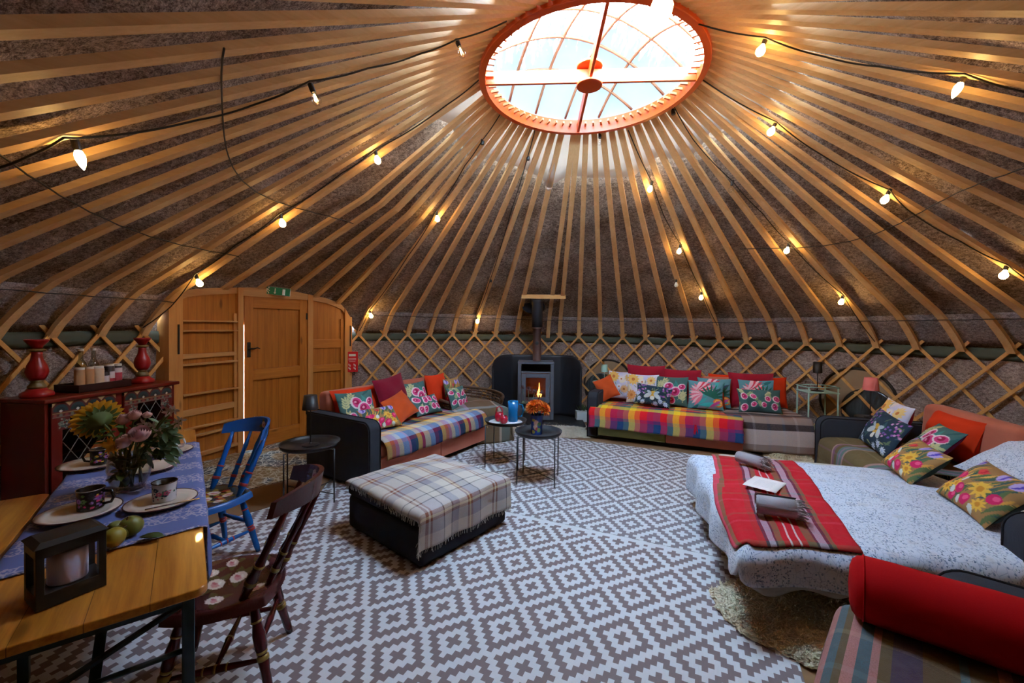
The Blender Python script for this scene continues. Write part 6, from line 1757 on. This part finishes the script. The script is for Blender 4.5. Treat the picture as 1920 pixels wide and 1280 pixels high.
# ------------------------------------------------------------------ painted chairs
m_gold = plain('gold_paint', srgb(150,122,58), .35, .2, 30, metal=.35)
def p_roses(n, w, h, base, seed, leafc, petal, pts):
    p = Paint(n, w, h, base); r = random.Random(seed)
    for x, y, q in pts:
        for a in (0, 2.4, 3.6): p.leaf(x*w, y*h, q*2.0, q*.45, a+r.uniform(-.4, .4), leafc)
    for x, y, q in pts:
        p.ell(x*w, y*h, q, q*.8, r.uniform(0, 3), petal); p.ell(x*w+q*.15, y*h, q*.5, q*.36, .5, (206,150,150)); p.ell(x*w-q*.2, y*h-q*.2, q*.3, q*.16, .9, (190,110,120)); p.ell(x*w-q*.1, y*h+q*.35, q*.35, q*.14, .2, (238,228,222))
    return p
def windsor(name, label, loc, rz, mat, band, seat_paint, crest_paint, sw=.42, sd=.42, hs=.43, hb=.86):
    o = thing(name, label, 'chair', (loc[0], loc[1], .006), rz)
    def sq(a, b): return (a*sqrt(1-.30*b*b), b*sqrt(1-.30*a*a))
    n = 84; cols = seat_paint.flat() if seat_paint else None
    def top(u, v):
        a, b = u*2-1, v*2-1; x, y = sq(a, b); m_ = max(abs(a), abs(b)); k = max(0, (m_-.90)/.10)
        wd = 1-.10*max(0, y)
        return (x*sw/2*wd*1.06, y*sd/2*1.06, hs-.012*max(0, 1-(x*x+(y-.1)**2)*1.3)-.040*k**2.2)
    g = G(); g.grid(top, n, n); g.col = {k: tuple(cols[k]) for k in range(len(cols))}
    base_c = tuple(cols[0])
    b = len(g.v); g.grid(lambda u, v: (top(1-u, v)[0]*.985, top(1-u, v)[1]*.985, hs-.041), 16, 16)
    for k in range(b, len(g.v)): g.col[k] = base_c
    obj('seat', g, m_chairp, o, smooth=True)
    def turned(nm, p0, p1, prof, bands):
        p0, p1 = Vector(p0), Vector(p1); d = p1-p0; L = d.length; Q = Vector((0, 0, 1)).rotation_difference(d.normalized()).to_matrix().to_4x4()
        g = G(); M = Matrix.Translation(p0) @ Q; g.lathe([(r, q*L) for r, q in prof], 14, m=M); l_ = obj(nm, g, mat, o, smooth=True)
        for q, r, hh in bands:
            g = G(); g.lathe([(r*.8, q*L-hh), (r, q*L-hh*.6), (r, q*L+hh*.6), (r*.8, q*L+hh)], 14, m=M); obj('ring', g, band, l_, smooth=True)
        return l_
    LEG = [(.014, 0), (.018, .10), (.0185, .30), (.022, .40), (.017, .46), (.024, .52), (.025, .66), (.018, .76), (.020, .80), (.017, .9), (.014, 1)]
    feet = {}
    for sx_, sy_ in ((1, 1), (-1, 1), (1, -1), (-1, -1)):
        t_ = (sx_*sw*.30, sy_*sd*.30, hs-.035); f_ = (sx_*sw*.46, sy_*sd*.50, 0); feet[sx_, sy_] = (Vector(f_), Vector(t_))
        turned('leg', f_, t_, LEG, [(.42, .0235, .012), (.48, .0215, .008), (.79, .022, .006)])
    ST_ = [(.007, 0), (.010, .15), (.015, .45), (.016, .5), (.015, .55), (.010, .85), (.007, 1)]
    mids = {}
    for sx_ in (1, -1):
        a = feet[sx_, 1][0].lerp(feet[sx_, 1][1], .40); b_ = feet[sx_, -1][0].lerp(feet[sx_, -1][1], .40); mids[sx_] = a.lerp(b_, .5)
        turned('stretcher', a, b_, ST_, [(.5, .0175, .006), (.38, .0165, .004), (.62, .0165, .004)])
    turned('stretcher', mids[-1], mids[1], ST_, [(.5, .0175, .006)])
    a = feet[-1, 1][0].lerp(feet[-1, 1][1], .55); b_ = feet[1, 1][0].lerp(feet[1, 1][1], .55); turned('stretcher', a, b_, ST_, [])
    # back: spindles into a bowed crest rail
    SPN = [(.009, 0), (.010, .08), (.013, .16), (.015, .26), (.011, .34), (.0135, .40), (.010, .55), (.011, .70), (.013, .74), (.009, .85), (.007, 1)]
    def crest(x): # plan of the bow
        q = x/(sw*.5); return sd*.52+.02+.13*(1-q*q)
    nb = 5
    for k in range(nb):
        q = -1+2*k/(nb-1); xb = q*sw*.36; yb = sd*.45-.10*q*q; xt = q*sw*.45
        turned('spindle', (xb, yb, hs-.02), (xt, crest(xt), hb-.07), [(r*(1.6 if abs(q) == 1 else 1.25), z) for r, z in SPN], [(.22, .020 if abs(q) < 1 else .026, .012), (.41, .018 if abs(q) < 1 else .0235, .007)])
    nc = 60; cc_ = crest_paint.flat() if crest_paint is not None else None
    def face(off):
        def fn(u, v):
            x = (u*2-1)*sw*.54; y = crest(x)+off-.012*v+.01*(v-.5); hgt = .105*(1-.35*abs(u*2-1)**2.5); z = hb-.075+(v-.5)*0+hgt*v+.004*sin(u*pi)
            return (x, y+.02*v, z)
        return fn
    g = G(); g.grid(face(-.011), nc, nc); g.col = {k: tuple(cc_[k]) for k in range(len(cc_))}
    b = len(g.v); g.grid(lambda u, v: face(.011)(1-u, v), nc, 4)
    fr, bk = face(-.011), face(.011)
    for (ua, ub) in (((lambda q: (q, 1)), 30), ((lambda q: (1-q, 0)), 30), ((lambda q: (0, q)), 6), ((lambda q: (1, 1-q)), 6)):
        g.grid(lambda u, v, ua=ua: Vector(fr(*ua(u))).lerp(Vector(bk(*ua(u))), v), ub, 2)
    for k in range(b, len(g.v)): g.col[k] = base_c
    obj('crest_rail', g, m_chairp, o, smooth=True)
    return o
m_chairp = painted('painted_gloss', .25, False, 0)
m_mar = plain('maroon_gloss', srgb(74,22,26), .22, .1, 8); m_blu = plain('blue_gloss', srgb(20,92,166), .25, .1, 8); m_redband = plain('red_band', srgb(150,40,36), .35, .25, 40)
sp = p_roses(84, .42, .42, (72,22,24), 1, (78,66,34), (222,206,196), [(.22, .74, .036), (.70, .80, .034), (.42, .56, .04), (.50, .38, .04), (.78, .46, .034), (.30, .26, .034), (.16, .42, .03), (.62, .20, .036)])
cp_ = p_roses(60, .45, .1, (58,24,34), 2, (70,66,50), (206,196,196), [(.3, .55, .026), (.5, .5, .028), (.7, .55, .026)])
windsor('windsor_chair', 'maroon windsor chair painted with white roses, nearest the camera beside the pine table', (-1.275, 1.865), radians(-72), m_mar, m_gold, sp, cp_, .44, .42)
sp = p_roses(84, .42, .42, (54,66,58), 3, (150,130,50), (220,206,190), [(.35, .62, .04), (.62, .68, .036), (.5, .42, .038), (.25, .4, .03), (.75, .45, .034)])
for x, y in ((.3, .5), (.55, .56), (.68, .52), (.42, .76), (.6, .3)): sp.ell(x*.42, y*.42, .026, .018, 1, (150,46,34)); sp.ell(x*.42+.03, y*.42, .02, .012, 0, (178,140,52))
ed = np.maximum(np.abs(sp.X/sp.w*2-1), np.abs(sp.Y/sp.h*2-1)); sp.c[ed > .86] = srgb(20,92,166)
cp2 = p_roses(60, .45, .1, (20,88,160), 4, (80,92,46), (214,186,170), [(.56, .52, .026), (.76, .5, .024)]); cp2.ell(.66*.45, .05, .016, .03, 0, (110,36,34))
windsor('windsor_chair', 'bright blue windsor chair with painted flowers at the far end of the pine table', (-2.02, 2.78), radians(-24), m_blu, m_redband, sp, cp2, .40, .40)

# ------------------------------------------------------------------ painted red cabinet
m_cab = plain('cabinet_red', srgb(106,22,13), .35, .12, 6); m_cabd = plain('cabinet_dark', srgb(60,14,10), .5, .1)
CB_RZ = atan2(.999, .103); CB0 = Vector((-3.29, 2.905, .004)); CL, CD_, CH = 1.0, .36, 1.05
cb_ = thing('painted_cabinet', 'red painted cabinet with leaded glass doors against the lattice left of the door', 'cabinet', CB0, CB_RZ)
MCB = local(cb_)
def kb(name, c, d, mat=m_cab, par=None, bev=.004):
    g = G(); g.box(c, d); return obj(name, g, mat, par or cb_, bevel=bev)
kb('side_panel', (.012, CD_/2, CH/2), (.024, CD_, CH-.02)); kb('side_panel', (CL-.012, CD_/2, CH/2), (.024, CD_, CH-.02))
kb('back_panel', (CL/2, CD_-.01, CH/2), (CL-.05, .015, CH-.06), m_cabd); kb('floor_board', (CL/2, CD_/2, .09), (CL-.05, CD_-.02, .02), m_cabd)
kb('plinth', (CL/2, .03, .045), (CL-.02, .03, .09)); kb('top', (CL/2, CD_/2-.01, CH-.014), (CL+.05, CD_+.05, .03), bev=.008)
kb('shelf', (CL/2, CD_/2, .62), (CL-.05, CD_-.04, .018), m_cabd); kb('centre_post', (CL/2, .012, CH/2), (.05, .025, CH-.06))
def p_frieze(n, w, h):
    p = Paint(n, w, h, (96,22,16))
    for k in range(4):
        cx = w*(.125+.25*k)
        p.ell(cx, h*.42, .048, .052, 0, (26,58,60)); p.put((p.Y < h*.42) & (np.abs(p.X-cx) < .05), (96,22,16)); p.ell(cx, h*.42, .028, .03, 0, (14,34,40)); p.put((p.Y < h*.42) & (np.abs(p.X-cx) < .03), (96,22,16))
        p.ell(cx, h*.44, .009, .010, 0, (220,216,204))
    for k in range(5):
        cx = w*.25*k
        p.put((p.Y > h*.72) & (np.abs(p.X-cx) < (p.Y-h*.72)*.9), (206,170,120))
    p.line(0, h*.30, w, h*.30, .004, (150,120,70)); p.line(0, h*.06, w, h*.06, .004, (120,100,90))
    for k in range(12): p.ell(w*(k+.5)/12, h*.17, .010, .012, 0, (110,120,104) if k % 2 else (140,60,50))
    return p.flat()
def p_orn(n, w, h, seed):
    p = Paint(n, w, h, (104,22,14)); r = random.Random(seed)
    for k in range(40): p.ell(r.gauss(.5, .22)*w, r.gauss(.5, .25)*h, .008, .006, r.uniform(0, 3), r.choice([(120,134,116), (70,90,82), (150,150,134), (40,62,60)]))
    return p.flat()
def pgrid(name, x0, x1, z0, z1, y, cols, n, par):
    g = G(); g.grid(lambda u, v: (x0+(x1-x0)*u, y, z0+(z1-z0)*v), n, n); g.col = {k: tuple(cols[k]) for k in range(len(cols))}
    return obj(name, g, painted('painted_front', .4, False, 0), par)
m_lead = plain('lead_came', srgb(120,116,116), .4, .1, metal=.3)
for k in range(2):
    xa = .03+k*(CL/2-.002); xb = xa+CL/2-.06
    d_ = thing('cabinet_door', 'x', 'x'); del d_['label']; del d_['category']; d_.parent = cb_
    kb('stile', (xa+.035, .0, CH/2+.02), (.07, .022, CH-.16), par=d_); kb('stile', (xb-.035, .0, CH/2+.02), (.07, .022, CH-.16), par=d_)
    kb('rail', ((xa+xb)/2, .0, .965), (xb-xa-.14, .022, .11), par=d_); kb('rail', ((xa+xb)/2, .0, .16), (xb-xa-.14, .022, .12), par=d_)
    pgrid('painted_frieze', xa+.005, xb-.005, .905, 1.015, -.0125, p_frieze(84, xb-xa, .11), 84, d_)
    for q, (x, z) in enumerate(((xa+.075, .86), (xb-.075, .86), (xa+.075, .28), (xb-.075, .28))):
        pgrid('painted_corner', x-.04, x+.04, z-.045, z+.045, -.0127, p_orn(40, .08, .09, q), 40, d_)
    g = G(); g.box(((xa+xb)/2, .002, .56), (xb-xa-.13, .004, .70)); obj('pane', g, glass('cabinet_glass', (.85, .85, .85), .04, .6), d_)
    x0, x1, z0, z1 = xa+.07, xb-.07, .22, .91
    for s_ in (1, -1):
        for q in range(-2, 6):
            cx = x0+(x1-x0)*(q*.36); pts = []
            for tt in np.linspace(0, 1, 60):
                z = z0+(z1-z0)*tt; x = cx+s_*(tt-.5)*.45+(0 if s_ > 0 else 0)
                if x0 <= x <= x1: pts.append((x, -.003, z))
            if len(pts) > 2:
                g = G(); g.tube([pts[0], pts[-1]], .0028, 5); obj('lead', g, m_lead, d_)
    g = G(); g.ball((xb-.03 if k == 0 else xa+.03, -.02, .56), .012); obj('knob', g, m_gold, d_, smooth=True)
zc = CB0.z+CH+.002
m_cand = plain('candlestick_red', srgb(150,24,28), .35, .3, 14); m_candg = plain('candlestick_gold', srgb(120,100,58), .45, .3, 20)
def candlestick(label, x, y, s=1.0):
    o = thing('candlestick', label, 'candlestick', MCB @ Vector((x, y, CH+.002)), 0, 'red candlesticks on the cabinet')
    def p(nm, prof, mat):
        g = G(); g.lathe([(r*s, z*s) for r, z in prof], 28); obj(nm, g, mat, o, smooth=True)
    p('foot', [(.085, 0), (.09, .01), (.086, .03), (.06, .045), (.05, .06)], m_cand); p('gold_collar', [(.045, .058), (.05, .075), (.036, .095), (.03, .11), (.04, .12)], m_candg)
    p('body', [(.038, .118), (.055, .15), (.062, .185), (.052, .23), (.034, .27), (.028, .31), (.030, .33)], m_cand); p('neck_ring', [(.028, .328), (.048, .336), (.048, .344), (.028, .352)], m_candg)
    p('cup', [(.026, .35), (.034, .37), (.058, .40), (.066, .415), (.062, .418), (.03, .40), (.001, .395)], m_cand)
candlestick('red turned candlestick at the left end of the cabinet, nearer the camera', .10, .20, 1.0)
candlestick('red and gold turned candlestick at the right end of the cabinet by the door', .86, .18, .98)
m_dtray = plain('dark_tray', srgb(48,20,20), .4, .1)
tr_ = thing('drinks_tray', 'dark wooden tray of bottles and jars on the red cabinet', 'tray', MCB @ Vector((.47, .185, CH+.002)), CB_RZ)
TRX, TRY = .40, .22
for nm, c, d in (('floor_board', (0, 0, .006), (TRX, TRY, .012)), ('side', (0, -TRY/2+.006, .03), (TRX, .012, .06)), ('side', (0, TRY/2-.006, .03), (TRX, .012, .06)), ('side', (-TRX/2+.006, 0, .03), (.012, TRY, .06)), ('side', (TRX/2-.006, 0, .03), (.012, TRY, .06))): kb(nm, c, d, m_dtray, tr_, .002)
MTR = Matrix.Translation(MCB @ Vector((.47, .185, CH+.0155))) @ Matrix.Rotation(CB_RZ, 4, 'Z')
m_clear = glass('bottle_glass', (.70, .76, .72), .03, 2.2); m_cap = plain('pale_cap', srgb(206,200,190), .5); m_tin = plain('tan_tin', srgb(186,140,96), .5, .12, 20); m_dkj = plain('dark_preserve', srgb(34,26,34), .3, .1); m_lab = plain('white_label', srgb(206,190,190), .7, .05); m_lab2 = plain('pink_label', srgb(170,54,66), .7, .2, 40)
def bottle(label, x, y, h=.24, r=.038):
    o = thing('glass_bottle', label, 'bottle', MTR @ Vector((x, y, 0)), 0, 'clear bottles in the drinks tray')
    g = G(); g.lathe([(.001, 0), (r, 0), (r, h*.52), (r*.8, h*.62), (r*.38, h*.74), (r*.36, h*.95), (r*.42, h*.95), (r*.42, h*.97)], 22, cap=False); obj('body', g, m_clear, o, smooth=True)
    g = G(); g.lathe([(r*.46, h*.94), (r*.46, h), (.001, h)], 16, cap=False); obj('cap', g, m_cap, o)
bottle('clear glass bottle with pale cap, left one at the back of the drinks tray', -.06, .05, .32); bottle('clear glass bottle with pale cap, right one at the back of the drinks tray', .035, .055, .32)
def tin(label, x, y, h, r, mat, lid, lab=None, cat='jar', grp=None):
    o = thing('jar', label, cat, MTR @ Vector((x, y, 0)), CB_RZ, grp)
    g = G(); g.lathe([(.001, 0), (r, 0), (r*1.02, .006), (r, h*.88), (r*.86, h*.93)], 24, cap=False); obj('body', g, mat, o, smooth=True)
    g = G(); g.lathe([(r*.92, h*.90), (r*.92, h), (.001, h)], 24, cap=False); obj('lid', g, lid, o)
    if lab:
        for q, (mm, z0, z1) in enumerate(lab): 
            g = G(); g.lathe([(r*1.025, h*z0), (r*1.025, h*z1)], 24, cap=False); obj('label_band', g, mm, o, smooth=True)
tin('tan bottle at the left front of the drinks tray', -.155, -.06, .178, .031, m_tin, m_cap); tin('tan bottle second from the left at the front of the drinks tray', -.09, -.06, .178, .031, m_tin, m_cap)
tin('pale bottle with scribbled label at the middle front of the drinks tray', -.022, -.06, .178, .036, plain('pale_tin', srgb(206,180,150), .5, .15, 40), m_cap)
tin('small jar with white label next to the wide pink jar', .038, -.05, .135, .028, m_dkj, m_dkj, [(m_lab, .1, .7)])
tin('wide jar with white and pink label at the right of the drinks tray', .09, -.02, .185, .038, m_dkj, m_cap, [(m_lab, .36, .66), (m_lab2, .12, .36)])
tin('jar with red label at the right end of the drinks tray', .155, -.02, .18, .034, m_dkj, m_cap, [(m_lab, .6, .82), (m_lab2, .1, .6)])

# ------------------------------------------------------------------ mats by the door
t = NT('scribble_mat'); v = t.coord('Object'); e = t.vor(v, 9, 'DISTANCE_TO_EDGE'); e2 = t.vor(t.coord('Object', (1, 1, 1), (0, 0, .6)), 14, 'DISTANCE_TO_EDGE')
l1 = t.ramp(e.outputs['Distance'], [(0, (1,1,1)), (.03, (1,1,1)), (.05, (0,0,0))]); l2 = t.ramp(e2.outputs['Distance'], [(0, (1,1,1)), (.025, (1,1,1)), (.045, (0,0,0))])
zone = t.ramp(t.noise(v, 2.2, 2).outputs[0], [(.45, (0,0,0)), (.5, (1,1,1))])
c = t.mix(l1, srgb(66,74,80), srgb(198,198,188)); c = t.mix(l2, c, srgb(206,202,186)); c = t.mix(t.math('MULTIPLY', zone, .55), c, srgb(158,118,38)); t.base(c); t.set(Roughness=.95)
def flat_poly(name, px, z, th, mat, label, cat):
    P = [at_z(x, y, 0) for x, y in px]; c = sum(P, Vector())/len(P)
    g = G(); g.prism([(p.x-c.x, p.y-c.y) for p in P], z, z+th)
    if sum((P[i].x*P[(i+1) % len(P)].y-P[(i+1) % len(P)].x*P[i].y) for i in range(len(P))) < 0: g.f = [f[::-1] for f in g.f]
    o = obj(name, g, mat, loc=(c.x, c.y, 0)); return tag(o, label, cat)
flat_poly('door_mat', [(372, 869), (445, 852), (545, 826), (600, 842), (640, 868), (560, 895), (470, 918), (330, 945), (300, 905)], .0055, .008, t.m, 'grey doormat scribbled with white and yellow lines in front of the pine door', 'mat')
flat_poly('floor_mat', [(250, 1020), (397, 983), (545, 940), (600, 925), (640, 868), (560, 896), (470, 919), (330, 946), (220, 975)], .0055, .005, plain('brown_mat', srgb(126,96,66), .8, .12, 5), 'plain brown mat between the scribbled doormat and the near rug', 'mat')
